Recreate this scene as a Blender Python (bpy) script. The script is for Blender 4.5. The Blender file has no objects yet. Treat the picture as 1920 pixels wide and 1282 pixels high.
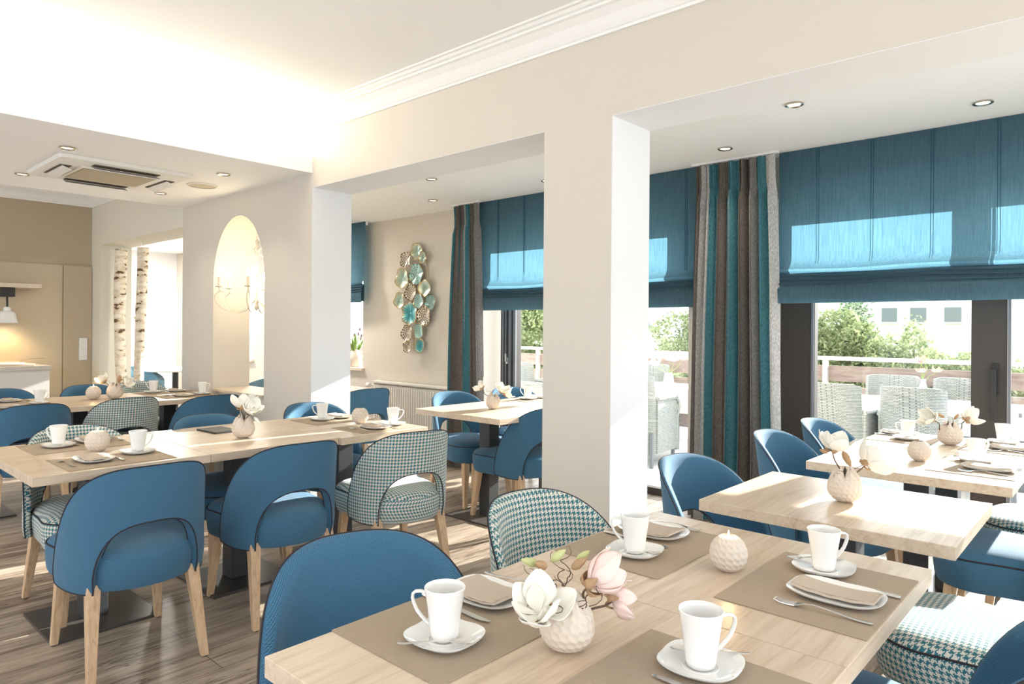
import bpy, bmesh, math, random
from math import sin, cos, pi, radians, sqrt, atan2
from mathutils import Vector, Matrix

random.seed(7)
SC = bpy.context.scene
COL = SC.collection

# ------------------------------------------------------------------ camera
cam_d = bpy.data.cameras.new('camera')
cam_d.sensor_width = 36.0
cam_d.lens = 36.0 * 1290.0 / 1920.0
cam_d.shift_y = -26.9 / 1920.0
cam_d.clip_start = 0.05
cam_d.clip_end = 400
cam = bpy.data.objects.new('camera', cam_d)
COL.objects.link(cam)
YAW, ROLL = radians(42.2), radians(-0.44)
_f = Vector((-sin(YAW), cos(YAW), 0))
_r = Vector((cos(YAW), sin(YAW), 0))
_u = Vector((0, 0, 1))
_r2 = _r * cos(ROLL) - _u * sin(ROLL)
_u2 = _u * cos(ROLL) + _r * sin(ROLL)
m = Matrix((( _r2.x, _u2.x, -_f.x, 0), (_r2.y, _u2.y, -_f.y, 0), (_r2.z, _u2.z, -_f.z, 1.35), (0, 0, 0, 1)))
cam.matrix_world = m
SC.camera = cam

# ------------------------------------------------------------------ colour management, sky, sun
SC.view_settings.view_transform = 'Standard'
SC.view_settings.look = 'None'
SC.view_settings.gamma = 1.0
SC.view_settings.use_curve_mapping = False
SC.view_settings.exposure = 0.68

world = bpy.data.worlds.new('sky')
SC.world = world
world.use_nodes = True
wn = world.node_tree
for n in list(wn.nodes): wn.nodes.remove(n)
wo = wn.nodes.new('ShaderNodeOutputWorld')
wb = wn.nodes.new('ShaderNodeBackground')
wb.inputs['Color'].default_value = (0.90, 0.95, 1.0, 1)
tcw = wn.nodes.new('ShaderNodeTexCoord'); sxw = wn.nodes.new('ShaderNodeSeparateXYZ')
wn.links.new(tcw.outputs['Generated'], sxw.inputs[0])
mrw = wn.nodes.new('ShaderNodeMapRange')        # the sky is brighter on the sun's side
mrw.inputs['From Min'].default_value = -0.4; mrw.inputs['From Max'].default_value = 0.9
mrw.inputs['To Min'].default_value = 1.5; mrw.inputs['To Max'].default_value = 4.6
wn.links.new(sxw.outputs[1], mrw.inputs['Value']); wn.links.new(mrw.outputs[0], wb.inputs['Strength'])
wn.links.new(wb.outputs[0], wo.inputs[0])

sun_d = bpy.data.lights.new('sun', 'SUN')
sun_d.energy = 15.0
sun_d.angle = radians(0.6)
sun_d.color = (1.0, 0.96, 0.9)
sun = bpy.data.objects.new('sun', sun_d)
COL.objects.link(sun)
sd = Vector((-0.12, -1.0, -0.345)).normalized()
sun.rotation_euler = sd.to_track_quat('-Z', 'Y').to_euler()
sun.location = (0, 12, 6)

def lamp(name, kind, loc, energy, color=(1, 1, 1), **kw):
    d = bpy.data.lights.new(name, kind)
    d.energy = energy; d.color = color
    for k, v in kw.items():
        if k != 'rot': setattr(d, k, v)
    o = bpy.data.objects.new(name, d); COL.objects.link(o)
    o.location = loc
    if 'rot' in kw: o.rotation_euler = kw['rot']
    return o

# ================================================================== materials
MATS = {}
def nodes_of(name):
    mt = bpy.data.materials.new(name); mt.use_nodes = True
    nt = mt.node_tree
    for n in list(nt.nodes): nt.nodes.remove(n)
    out = nt.nodes.new('ShaderNodeOutputMaterial')
    MATS[name] = mt
    return mt, nt, out
def N(nt, kind, **kw):
    n = nt.nodes.new(kind)
    for k, v in kw.items():
        if k in n.inputs.keys() if hasattr(n.inputs, 'keys') else False: n.inputs[k].default_value = v
        else: setattr(n, k, v)
    return n
def bsdf(nt, out, color, rough=0.5, spec=0.5, metal=0.0):
    b = nt.nodes.new('ShaderNodeBsdfPrincipled')
    b.inputs['Base Color'].default_value = (*color, 1)
    b.inputs['Roughness'].default_value = rough
    b.inputs['Specular IOR Level'].default_value = spec
    b.inputs['Metallic'].default_value = metal
    nt.links.new(b.outputs[0], out.inputs[0])
    return b
def plain(name, color, rough=0.5, spec=0.5, metal=0.0, bump=0.0, scale=60, var=0.0, coat=0.0):
    mt, nt, out = nodes_of(name)
    b = bsdf(nt, out, color, rough, spec, metal)
    if coat: b.inputs['Coat Weight'].default_value = coat; b.inputs['Coat Roughness'].default_value = 0.05
    if bump or var:
        tc = nt.nodes.new('ShaderNodeTexCoord')
        nz = nt.nodes.new('ShaderNodeTexNoise'); nz.inputs['Scale'].default_value = scale; nz.inputs['Detail'].default_value = 4
        nt.links.new(tc.outputs['Object'], nz.inputs['Vector'])
        if bump:
            bp = nt.nodes.new('ShaderNodeBump'); bp.inputs['Strength'].default_value = bump; bp.inputs['Distance'].default_value = 0.003
            nt.links.new(nz.outputs['Fac'], bp.inputs['Height']); nt.links.new(bp.outputs[0], b.inputs['Normal'])
        if var:
            mx = nt.nodes.new('ShaderNodeMix'); mx.data_type = 'RGBA'
            mx.inputs[6].default_value = (*[c * (1 - var) for c in color], 1)
            mx.inputs[7].default_value = (*[min(1, c * (1 + var)) for c in color], 1)
            nt.links.new(nz.outputs['Fac'], mx.inputs[0]); nt.links.new(mx.outputs[2], b.inputs['Base Color'])
    return mt
def emit(name, color, strength):
    mt, nt, out = nodes_of(name)
    e = nt.nodes.new('ShaderNodeEmission'); e.inputs[0].default_value = (*color, 1); e.inputs[1].default_value = strength
    nt.links.new(e.outputs[0], out.inputs[0])
    return mt
def math_n(nt, op, a, b=None):
    n = nt.nodes.new('ShaderNodeMath'); n.operation = op
    for i, v in enumerate((a, b)):
        if v is None: continue
        if isinstance(v, (int, float)): n.inputs[i].default_value = v
        else: nt.links.new(v, n.inputs[i])
    return n.outputs[0]
def ramp(nt, fac, stops, interp='LINEAR'):
    r = nt.nodes.new('ShaderNodeValToRGB'); r.color_ramp.interpolation = interp
    els = r.color_ramp.elements
    while len(els) < len(stops): els.new(0.5)
    for e, (p, c) in zip(els, stops): e.position = p; e.color = (*c, 1)
    nt.links.new(fac, r.inputs[0])
    return r.outputs[0]
def wood(name, cols, stretch, rough=0.4, scale=6.0, seg=None, bump=0.05, coord='Object', spec=0.5, crack=0.0):
    """streaked wood; stretch is the mapping scale vector, seg = (axis, length) gives staves of differing tone"""
    mt, nt, out = nodes_of(name)
    b = bsdf(nt, out, cols[0], rough, spec)
    tc = nt.nodes.new('ShaderNodeTexCoord')
    mp = nt.nodes.new('ShaderNodeMapping'); mp.inputs['Scale'].default_value = stretch
    nt.links.new(tc.outputs[coord], mp.inputs['Vector'])
    oi = nt.nodes.new('ShaderNodeObjectInfo')
    add = nt.nodes.new('ShaderNodeVectorMath'); add.operation = 'ADD'
    rv = math_n(nt, 'MULTIPLY', oi.outputs['Random'], 37.0)
    nt.links.new(mp.outputs[0], add.inputs[0]); nt.links.new(rv, add.inputs[1])
    nz = nt.nodes.new('ShaderNodeTexNoise'); nz.inputs['Scale'].default_value = scale; nz.inputs['Detail'].default_value = 8
    nz.inputs['Roughness'].default_value = 0.62; nz.inputs['Distortion'].default_value = 0.9
    nt.links.new(add.outputs[0], nz.inputs['Vector'])
    fac = nz.outputs['Fac']
    if seg:
        br = nt.nodes.new('ShaderNodeTexBrick')
        br.inputs['Scale'].default_value = 1.0
        br.inputs['Brick Width'].default_value = seg[0]; br.inputs['Row Height'].default_value = seg[1]
        br.inputs['Mortar Size'].default_value = seg[2]; br.offset = 0.37; br.offset_frequency = 2
        br.inputs['Color1'].default_value = (0, 0, 0, 1); br.inputs['Color2'].default_value = (1, 1, 1, 1)
        br.inputs['Mortar'].default_value = (0.5, 0.5, 0.5, 1)
        mp2 = nt.nodes.new('ShaderNodeMapping'); mp2.inputs['Rotation'].default_value = (0, 0, radians(90) if seg[3] else 0)
        nt.links.new(tc.outputs[coord], mp2.inputs['Vector']); nt.links.new(mp2.outputs[0], br.inputs['Vector'])
        fac = math_n(nt, 'ADD', math_n(nt, 'MULTIPLY', nz.outputs['Fac'], 1.0), math_n(nt, 'MULTIPLY', math_n(nt, 'SUBTRACT', br.outputs['Color'], 0.5), seg[4]))
        fac = math_n(nt, 'SUBTRACT', fac, math_n(nt, 'MULTIPLY', br.outputs['Fac'], 0.35))
    if crack:
        mp3 = nt.nodes.new('ShaderNodeMapping'); mp3.inputs['Scale'].default_value = (stretch[0] * 2.2, stretch[1] * 1.6, 1)
        nt.links.new(tc.outputs[coord], mp3.inputs['Vector'])
        n3 = nt.nodes.new('ShaderNodeTexNoise'); n3.inputs['Scale'].default_value = 2.2; n3.inputs['Detail'].default_value = 5; n3.inputs['Distortion'].default_value = 2.2
        nt.links.new(mp3.outputs[0], n3.inputs['Vector'])
        cr = math_n(nt, 'SUBTRACT', 1.0, math_n(nt, 'MINIMUM', 1.0, math_n(nt, 'MULTIPLY', math_n(nt, 'ABSOLUTE', math_n(nt, 'SUBTRACT', n3.outputs['Fac'], 0.5)), 22.0)))
        n4 = nt.nodes.new('ShaderNodeTexNoise'); n4.inputs['Scale'].default_value = 1.7; nt.links.new(tc.outputs[coord], n4.inputs['Vector'])
        gate = math_n(nt, 'MINIMUM', 1.0, math_n(nt, 'MAXIMUM', 0.0, math_n(nt, 'MULTIPLY', math_n(nt, 'SUBTRACT', n4.outputs['Fac'], 0.47), 9.0)))
        fac = math_n(nt, 'SUBTRACT', fac, math_n(nt, 'MULTIPLY', math_n(nt, 'MULTIPLY', cr, gate), crack))
    c = ramp(nt, fac, [(0.30, cols[2]), (0.47, cols[1]), (0.62, cols[0]), (0.85, cols[0])])
    nt.links.new(c, b.inputs['Base Color'])
    bp = nt.nodes.new('ShaderNodeBump'); bp.inputs['Strength'].default_value = bump; bp.inputs['Distance'].default_value = 0.002
    nt.links.new(nz.outputs['Fac'], bp.inputs['Height']); nt.links.new(bp.outputs[0], b.inputs['Normal'])
    return mt

M_wall = plain('wall_greige', (0.65, 0.60, 0.53), 0.9, 0.2, bump=0.15, scale=220)
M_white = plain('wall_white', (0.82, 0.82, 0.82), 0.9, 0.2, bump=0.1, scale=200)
M_ceil = plain('ceiling_white', (0.93, 0.93, 0.92), 0.95, 0.1)
M_cream = plain('wall_cream', (0.74, 0.70, 0.60), 0.9, 0.2, bump=0.1, scale=200)
M_khaki = plain('wall_khaki', (0.46, 0.385, 0.275), 0.85, 0.2, bump=0.1, scale=200)
M_panel = plain('panel_khaki', (0.50, 0.42, 0.30), 0.6, 0.3)
M_trim = plain('stucco_white', (0.88, 0.87, 0.85), 0.8, 0.2)
M_oak = wood('oak_table', [(0.65, 0.53, 0.405), (0.59, 0.465, 0.34), (0.48, 0.36, 0.25)], (9, 0.6, 9), 0.33, 5.0, seg=(0.9, 0.085, 0.0, True, 0.10), bump=0.08, spec=0.42)
M_leg = wood('oak_leg', [(0.62, 0.44, 0.28), (0.55, 0.37, 0.22), (0.42, 0.27, 0.15)], (14, 14, 0.8), 0.45, 5.0)
M_floor = wood('floor_plank', [(0.45, 0.365, 0.285), (0.32, 0.25, 0.19), (0.13, 0.092, 0.068)], (5.0, 0.42, 1), 0.40, 4.0, seg=(1.25, 0.19, 0.0018, True, 0.14), bump=0.15, crack=0.32)
M_boardbrown = wood('board_brown', [(0.36, 0.28, 0.24), (0.30, 0.22, 0.19), (0.22, 0.15, 0.13)], (1, 8, 8), 0.7, 4.0)
M_sill = plain('sill_oak', (0.66, 0.55, 0.43), 0.5, var=0.08, scale=12)
M_metal = plain('post_anthracite', (0.05, 0.052, 0.055), 0.4, 0.4)
M_base = plain('base_bronze', (0.055, 0.046, 0.040), 0.38, 0.5)
M_frame = plain('frame_brown', (0.065, 0.053, 0.046), 0.5, 0.4)
M_framegrey = plain('frame_grey', (0.20, 0.21, 0.23), 0.5, 0.4)
M_chrome = plain('polished_steel', (0.75, 0.74, 0.72), 0.16, 0.5, 1.0)
M_ring = plain('spot_ring', (0.55, 0.50, 0.43), 0.25, 0.5, 1.0)
M_porc = plain('porcelain', (0.84, 0.83, 0.80), 0.12, 0.5, coat=0.4)
M_stone = plain('stoneware', (0.66, 0.57, 0.48), 0.75, 0.25)
M_napkin = plain('napkin_paper', (0.50, 0.42, 0.34), 0.9, 0.1, bump=0.2, scale=400)
M_piping = plain('piping_dark', (0.035, 0.03, 0.035), 0.7, 0.2)
M_wax = plain('wax', (0.9, 0.82, 0.7), 0.4)
M_black = plain('black_plastic', (0.02, 0.02, 0.02), 0.5)
M_rubber = plain('glide_dark', (0.05, 0.045, 0.04), 0.7)
M_acw = plain('ac_plastic', (0.80, 0.78, 0.73), 0.5)
M_dark = plain('dark_recess', (0.12, 0.09, 0.06), 0.8)
M_petal = plain('petal_white', (0.88, 0.85, 0.76), 0.6, 0.2)
M_pink = plain('petal_pink', (0.85, 0.66, 0.60), 0.6, 0.2)
M_stem = plain('stem_brown', (0.13, 0.085, 0.055), 0.8)
M_bud = plain('bud_brown', (0.42, 0.26, 0.14), 0.8, var=0.3, scale=60)
M_green = plain('leaf_green', (0.20, 0.32, 0.07), 0.6, var=0.3, scale=20)
M_budgreen = plain('bud_green', (0.50, 0.52, 0.24), 0.6)
M_radi = plain('radiator_white', (0.80, 0.78, 0.74), 0.4)
M_terr = plain('terrace_stone', (0.80, 0.80, 0.79), 0.8, var=0.1, scale=4)
M_house = plain('render_white', (0.82, 0.80, 0.76), 0.9)
M_pane = plain('far_pane', (0.18, 0.22, 0.24), 0.2)
M_cloth = plain('table_linen', (0.85, 0.85, 0.85), 0.9)
M_counter = plain('counter_grey', (0.50, 0.47, 0.42), 0.5, var=0.1, scale=30)
M_counterfront = plain('counter_front', (0.58, 0.555, 0.53), 0.7, var=0.05, scale=40)
M_glow = emit('warm_cove', (1.0, 0.88, 0.68), 27.0)
M_bulb = emit('bulb_warm', (1.0, 0.86, 0.60), 26.0)
M_spot = emit('spot_warm', (1.0, 0.80, 0.52), 3.0)
M_flame = emit('flame', (1.0, 0.72, 0.38), 9.0)

def glass(name):
    mt, nt, out = nodes_of(name)
    t = nt.nodes.new('ShaderNodeBsdfTransparent'); t.inputs[0].default_value = (0.97, 0.985, 0.98, 1)
    g = nt.nodes.new('ShaderNodeBsdfGlossy'); g.inputs['Roughness'].default_value = 0.02
    mx = nt.nodes.new('ShaderNodeMixShader'); lw = nt.nodes.new('ShaderNodeLayerWeight')
    fr = math_n(nt, 'ADD', math_n(nt, 'MULTIPLY', math_n(nt, 'POWER', lw.outputs['Facing'], 5.0), 0.5), 0.025)
    nt.links.new(fr, mx.inputs[0]); nt.links.new(t.outputs[0], mx.inputs[1]); nt.links.new(g.outputs[0], mx.inputs[2])
    nt.links.new(mx.outputs[0], out.inputs[0])
    return mt
M_glass = glass('window_glass')

def weave(name, c1, c2, scale=520, rough=0.85, coord='UV', sheen=0.0):
    mt, nt, out = nodes_of(name)
    b = bsdf(nt, out, c1, rough, 0.2)
    tc = nt.nodes.new('ShaderNodeTexCoord')
    sx = nt.nodes.new('ShaderNodeSeparateXYZ'); nt.links.new(tc.outputs[coord], sx.inputs[0])
    u = math_n(nt, 'SINE', math_n(nt, 'MULTIPLY', sx.outputs[0], scale * 2.2))
    v = math_n(nt, 'SINE', math_n(nt, 'MULTIPLY', sx.outputs[1], scale * 3.2))
    w = math_n(nt, 'MULTIPLY', u, v)
    nz = nt.nodes.new('ShaderNodeTexNoise'); nz.inputs['Scale'].default_value = 330; nt.links.new(tc.outputs[coord], nz.inputs['Vector'])
    h = math_n(nt, 'ADD', math_n(nt, 'MULTIPLY', w, 0.36), math_n(nt, 'ADD', math_n(nt, 'MULTIPLY', nz.outputs['Fac'], 0.5), 0.25))
    c = ramp(nt, h, [(0.25, c2), (0.8, c1)])
    nt.links.new(c, b.inputs['Base Color'])
    bp = nt.nodes.new('ShaderNodeBump'); bp.inputs['Strength'].default_value = 0.35; bp.inputs['Distance'].default_value = 0.0012
    nt.links.new(h, bp.inputs['Height']); nt.links.new(bp.outputs[0], b.inputs['Normal'])
    if sheen: b.inputs['Sheen Weight'].default_value = sheen
    return mt
M_blue = weave('fabric_blue', (0.082, 0.215, 0.335), (0.020, 0.066, 0.125), sheen=0.12)
M_tuft = weave('fabric_greyblue', (0.22, 0.36, 0.44), (0.15, 0.27, 0.34), sheen=0.2)
M_mat = weave('placemat_taupe', (0.43, 0.345, 0.255), (0.33, 0.26, 0.19), scale=900, coord='Object')

def houndstooth(name, dark, light, cell=0.0021):
    mt, nt, out = nodes_of(name)
    b = bsdf(nt, out, light, 0.85, 0.2)
    b.inputs['Sheen Weight'].default_value = 0.2
    tc = nt.nodes.new('ShaderNodeTexCoord')
    sx = nt.nodes.new('ShaderNodeSeparateXYZ'); nt.links.new(tc.outputs['UV'], sx.inputs[0])
    x = math_n(nt, 'FLOOR', math_n(nt, 'DIVIDE', sx.outputs[0], cell))
    y = math_n(nt, 'FLOOR', math_n(nt, 'DIVIDE', sx.outputs[1], cell))
    def fmod(a, k): return math_n(nt, 'FLOORED_MODULO', a, float(k))
    warp = math_n(nt, 'LESS_THAN', fmod(x, 8), 3.5)
    weft = math_n(nt, 'LESS_THAN', fmod(y, 8), 3.5)
    tw = math_n(nt, 'LESS_THAN', fmod(math_n(nt, 'ADD', x, y), 4), 1.5)
    inv = math_n(nt, 'SUBTRACT', 1.0, tw)
    val = math_n(nt, 'ADD', math_n(nt, 'MULTIPLY', warp, tw), math_n(nt, 'MULTIPLY', weft, inv))
    mx = nt.nodes.new('ShaderNodeMix'); mx.data_type = 'RGBA'
    mx.inputs[6].default_value = (*light, 1); mx.inputs[7].default_value = (*dark, 1)
    nt.links.new(val, mx.inputs[0]); nt.links.new(mx.outputs[2], b.inputs['Base Color'])
    bp = nt.nodes.new('ShaderNodeBump'); bp.inputs['Strength'].default_value = 0.3; bp.inputs['Distance'].default_value = 0.001
    nt.links.new(val, bp.inputs['Height']); nt.links.new(bp.outputs[0], b.inputs['Normal'])
    return mt
M_hound = houndstooth('fabric_houndstooth', (0.03, 0.15, 0.18), (0.66, 0.63, 0.55))

def blind_mat(name):
    mt, nt, out = nodes_of(name)
    tc = nt.nodes.new('ShaderNodeTexCoord')
    mp = nt.nodes.new('ShaderNodeMapping'); mp.inputs['Scale'].default_value = (160, 160, 7)
    nt.links.new(tc.outputs['Object'], mp.inputs['Vector'])
    nz = nt.nodes.new('ShaderNodeTexNoise'); nz.inputs['Scale'].default_value = 1.0; nz.inputs['Detail'].default_value = 3
    nt.links.new(mp.outputs[0], nz.inputs['Vector'])
    c1 = ramp(nt, nz.outputs['Fac'], [(0.25, (0.064, 0.118, 0.150)), (0.75, (0.078, 0.140, 0.178))])
    c2 = ramp(nt, nz.outputs['Fac'], [(0.25, (0.10, 0.27, 0.39)), (0.75, (0.21, 0.44, 0.57))])
    d = nt.nodes.new('ShaderNodeBsdfDiffuse'); t = nt.nodes.new('ShaderNodeBsdfTranslucent')
    nt.links.new(c1, d.inputs[0]); nt.links.new(c2, t.inputs[0])
    mx = nt.nodes.new('ShaderNodeMixShader'); mx.inputs[0].default_value = 0.26
    nt.links.new(d.outputs[0], mx.inputs[1]); nt.links.new(t.outputs[0], mx.inputs[2])
    nt.links.new(mx.outputs[0], out.inputs[0])
    return mt
M_blind = blind_mat('blind_petrol')

def curtain_mat(name, stops):
    mt, nt, out = nodes_of(name)
    b = bsdf(nt, out, (0.5, 0.5, 0.5), 0.8, 0.2)
    tc = nt.nodes.new('ShaderNodeTexCoord')
    sx = nt.nodes.new('ShaderNodeSeparateXYZ'); nt.links.new(tc.outputs['UV'], sx.inputs[0])
    c = ramp(nt, sx.outputs[0], stops, 'CONSTANT')
    mp = nt.nodes.new('ShaderNodeMapping'); mp.inputs['Scale'].default_value = (230, 230, 60)
    nt.links.new(tc.outputs['Object'], mp.inputs['Vector'])
    nz = nt.nodes.new('ShaderNodeTexNoise'); nz.inputs['Scale'].default_value = 1.0; nz.inputs['Detail'].default_value = 2
    nt.links.new(mp.outputs[0], nz.inputs['Vector'])
    k = ramp(nt, nz.outputs['Fac'], [(0.3, (0.55, 0.55, 0.55)), (0.7, (1.15, 1.15, 1.15))])
    mx = nt.nodes.new('ShaderNodeMix'); mx.data_type = 'RGBA'; mx.blend_type = 'MULTIPLY'; mx.inputs[0].default_value = 1
    nt.links.new(c, mx.inputs[6]); nt.links.new(k, mx.inputs[7]); nt.links.new(mx.outputs[2], b.inputs['Base Color'])
    t = nt.nodes.new('ShaderNodeBsdfTranslucent'); nt.links.new(mx.outputs[2], t.inputs[0])
    ms = nt.nodes.new('ShaderNodeMixShader'); ms.inputs[0].default_value = 0.28
    nt.links.new(b.outputs[0], ms.inputs[1]); nt.links.new(t.outputs[0], ms.inputs[2]); nt.links.new(ms.outputs[0], out.inputs[0])
    return mt
TEAL, BROWN, SILV, GREY = (0.09, 0.27, 0.32), (0.20, 0.17, 0.15), (0.66, 0.64, 0.61), (0.31, 0.29, 0.28)

def birch_mat():
    mt, nt, out = nodes_of('birch_bark')
    b = bsdf(nt, out, (0.8, 0.7, 0.55), 0.8, 0.2)
    tc = nt.nodes.new('ShaderNodeTexCoord')
    mp = nt.nodes.new('ShaderNodeMapping'); mp.inputs['Scale'].default_value = (9, 9, 22)
    nt.links.new(tc.outputs['Object'], mp.inputs['Vector'])
    nz = nt.nodes.new('ShaderNodeTexNoise'); nz.inputs['Scale'].default_value = 1.0; nz.inputs['Detail'].default_value = 3
    nt.links.new(mp.outputs[0], nz.inputs['Vector'])
    c = ramp(nt, nz.outputs['Fac'], [(0.0, (0.08, 0.05, 0.03)), (0.355, (0.16, 0.10, 0.06)), (0.39, (0.66, 0.54, 0.38)), (0.6, (0.84, 0.77, 0.64))])
    nt.links.new(c, b.inputs['Base Color'])
    return mt
M_birch = birch_mat()

def wicker_mat():
    mt, nt, out = nodes_of('wicker_grey')
    b = bsdf(nt, out, (0.6, 0.6, 0.56), 0.6, 0.3)
    tc = nt.nodes.new('ShaderNodeTexCoord')
    br = nt.nodes.new('ShaderNodeTexBrick'); br.inputs['Scale'].default_value = 1.0
    br.inputs['Brick Width'].default_value = 0.034; br.inputs['Row Height'].default_value = 0.012; br.inputs['Mortar Size'].default_value = 0.0022
    br.inputs['Color1'].default_value = (0.50, 0.50, 0.46, 1); br.inputs['Color2'].default_value = (0.36, 0.37, 0.35, 1); br.inputs['Mortar'].default_value = (0.14, 0.15, 0.14, 1)
    nt.links.new(tc.outputs['UV'], br.inputs['Vector']); nt.links.new(br.outputs['Color'], b.inputs['Base Color'])
    return mt
M_wicker = wicker_mat()

def disc_mat(name, c1, c2, lattice=False):
    mt, nt, out = nodes_of(name)
    b = bsdf(nt, out, c1, 0.3, 0.5, 0.35)
    tc = nt.nodes.new('ShaderNodeTexCoord')
    sx = nt.nodes.new('ShaderNodeSeparateXYZ'); nt.links.new(tc.outputs['UV'], sx.inputs[0])   # u = angle, v = radius
    if lattice:
        s = math_n(nt, 'SINE', math_n(nt, 'MULTIPLY', sx.outputs[0], 2 * pi * 16))
        q = math_n(nt, 'SINE', math_n(nt, 'MULTIPLY', sx.outputs[1], 26.0))
        f = math_n(nt, 'ADD', math_n(nt, 'MULTIPLY', math_n(nt, 'MAXIMUM', s, q), 0.5), 0.5)
        c = ramp(nt, f, [(0.55, c2), (0.75, c1)])
    else:
        s = math_n(nt, 'SINE', math_n(nt, 'MULTIPLY', sx.outputs[0], 2 * pi * 22))
        f = math_n(nt, 'ADD', math_n(nt, 'MULTIPLY', s, 0.25), sx.outputs[1])
        c = ramp(nt, f, [(0.1, c2), (0.85, c1), (1.05, (0.62, 0.45, 0.22))])
    nt.links.new(c, b.inputs['Base Color'])
    return mt
M_dgreen = disc_mat('leaf_celadon', (0.42, 0.52, 0.42), (0.24, 0.36, 0.30))
M_dteal = disc_mat('leaf_teal', (0.10, 0.42, 0.46), (0.03, 0.22, 0.27))
M_dlat = disc_mat('leaf_lattice', (0.62, 0.55, 0.44), (0.05, 0.05, 0.06), True)
M_dlatg = disc_mat('leaf_lattice_green', (0.40, 0.55, 0.48), (0.10, 0.30, 0.33), True)
M_gold = plain('aged_gold', (0.55, 0.40, 0.20), 0.35, 0.5, 0.9)

def foliage(name, c1, c2):
    mt, nt, out = nodes_of(name)
    oi = nt.nodes.new('ShaderNodeNewGeometry')
    c = ramp(nt, oi.outputs['Random Per Island'], [(0.0, c1), (1.0, c2)])
    d = nt.nodes.new('ShaderNodeBsdfDiffuse'); t = nt.nodes.new('ShaderNodeBsdfTranslucent')
    nt.links.new(c, d.inputs[0]); nt.links.new(c, t.inputs[0])
    mx = nt.nodes.new('ShaderNodeMixShader'); mx.inputs[0].default_value = 0.35
    nt.links.new(d.outputs[0], mx.inputs[1]); nt.links.new(t.outputs[0], mx.inputs[2]); nt.links.new(mx.outputs[0], out.inputs[0])
    return mt
M_fol = foliage('hedge_green', (0.17, 0.23, 0.10), (0.44, 0.48, 0.27))
M_fold = foliage('conifer_green', (0.10, 0.15, 0.10), (0.25, 0.32, 0.20))

# ================================================================== mesh helpers
class MB:
    """collects vertices / faces (+ optional uv) and builds one mesh"""
    def __init__(s): s.v = []; s.f = []; s.uv = []
    def add(s, vs, fs, uvs=None):
        o = len(s.v); s.v += [tuple(p) for p in vs]
        s.f += [tuple(i + o for i in f) for f in fs]
        s.uv += list(uvs) if uvs else [(p[0], p[1]) for p in vs]
        return s
    def box(s, a, b):
        x0, y0, z0 = a; x1, y1, z1 = b
        vs = [(x0,y0,z0),(x1,y0,z0),(x1,y1,z0),(x0,y1,z0),(x0,y0,z1),(x1,y0,z1),(x1,y1,z1),(x0,y1,z1)]
        return s.add(vs, [(0,3,2,1),(4,5,6,7),(0,1,5,4),(1,2,6,5),(2,3,7,6),(3,0,4,7)])
    def hexa(s, bot, top):
        return s.add(list(bot) + list(top), [(0,3,2,1),(4,5,6,7),(0,1,5,4),(1,2,6,5),(2,3,7,6),(3,0,4,7)])
    def lathe(s, prof, n=32, c=(0, 0, 0), cap0=True, cap1=True, xs=1.0, ys=1.0):
        vs = []; fs = []
        for r, z in prof:
            for i in range(n):
                a = 2 * pi * i / n
                vs.append((c[0] + r * cos(a) * xs, c[1] + r * sin(a) * ys, c[2] + z))
        for j in range(len(prof) - 1):
            for i in range(n):
                k = (i + 1) % n
                fs.append((j*n+i, j*n+k, (j+1)*n+k, (j+1)*n+i))
        if cap0: fs.append(tuple(range(n - 1, -1, -1)))
        if cap1: fs.append(tuple((len(prof) - 1) * n + i for i in range(n)))
        return s.add(vs, fs)
    def tube(s, pts, r, n=8, closed=False):
        P = [Vector(p) for p in pts]; L = len(P)
        if L < 2: return s
        rr = r if isinstance(r, (list, tuple)) else [r] * L
        vs = []; fs = []
        up = Vector((0.137, 0.291, 0.947)).normalized()
        prev = None
        for i in range(L):
            if closed: t = P[(i + 1) % L] - P[i - 1]
            else: t = P[min(i + 1, L - 1)] - P[max(i - 1, 0)]
            if t.length < 1e-9: t = Vector((0, 0, 1))
            t.normalize()
            if prev is None: a = t.cross(up)
            else: a = prev - t * prev.dot(t)
            if a.length < 1e-5: a = t.cross(Vector((1, 0.1, 0)))
            a.normalize(); prev = a; b = t.cross(a)
            for k in range(n):
                w = 2 * pi * k / n
                vs.append(P[i] + (a * cos(w) + b * sin(w)) * rr[i])
        for i in range(L if closed else L - 1):
            j = (i + 1) % L
            for k in range(n):
                q = (k + 1) % n
                fs.append((i*n+k, i*n+q, j*n+q, j*n+k))
        if not closed:
            fs.append(tuple(range(n - 1, -1, -1))); fs.append(tuple((L - 1) * n + k for k in range(n)))
        return s.add(vs, fs)
    def loft(s, rings, cap0=True, cap1=True, uvs=None):
        n = len(rings[0]); vs = [p for r in rings for p in r]; fs = []
        for j in range(len(rings) - 1):
            for i in range(n):
                k = (i + 1) % n
                fs.append((j*n+i, j*n+k, (j+1)*n+k, (j+1)*n+i))
        if cap0: fs.append(tuple(range(n - 1, -1, -1)))
        if cap1: fs.append(tuple((len(rings) - 1) * n + i for i in range(n)))
        return s.add(vs, fs, uvs)
    def mesh(s, name, mat, smooth=True, bevel=0.0, fixn=True, seg=2):
        me = bpy.data.meshes.new(name)
        me.from_pydata(s.v, [], s.f)
        ul = me.uv_layers.new(name='UVMap')
        for l in me.loops: ul.data[l.index].uv = s.uv[l.vertex_index]
        bm = bmesh.new(); bm.from_mesh(me)
        if bevel:
            bmesh.ops.bevel(bm, geom=[e for e in bm.edges if e.is_manifold and e.calc_face_angle(0) > 0.6], offset=bevel, segments=seg, profile=0.6, affect='EDGES', clamp_overlap=True)
        if fixn: bmesh.ops.recalc_face_normals(bm, faces=bm.faces)
        for f in bm.faces: f.smooth = smooth
        bm.to_mesh(me); bm.free()
        me.materials.append(mat)
        if smooth:
            try: me.set_sharp_from_angle(angle=radians(42))
            except Exception: pass
        return me

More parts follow.
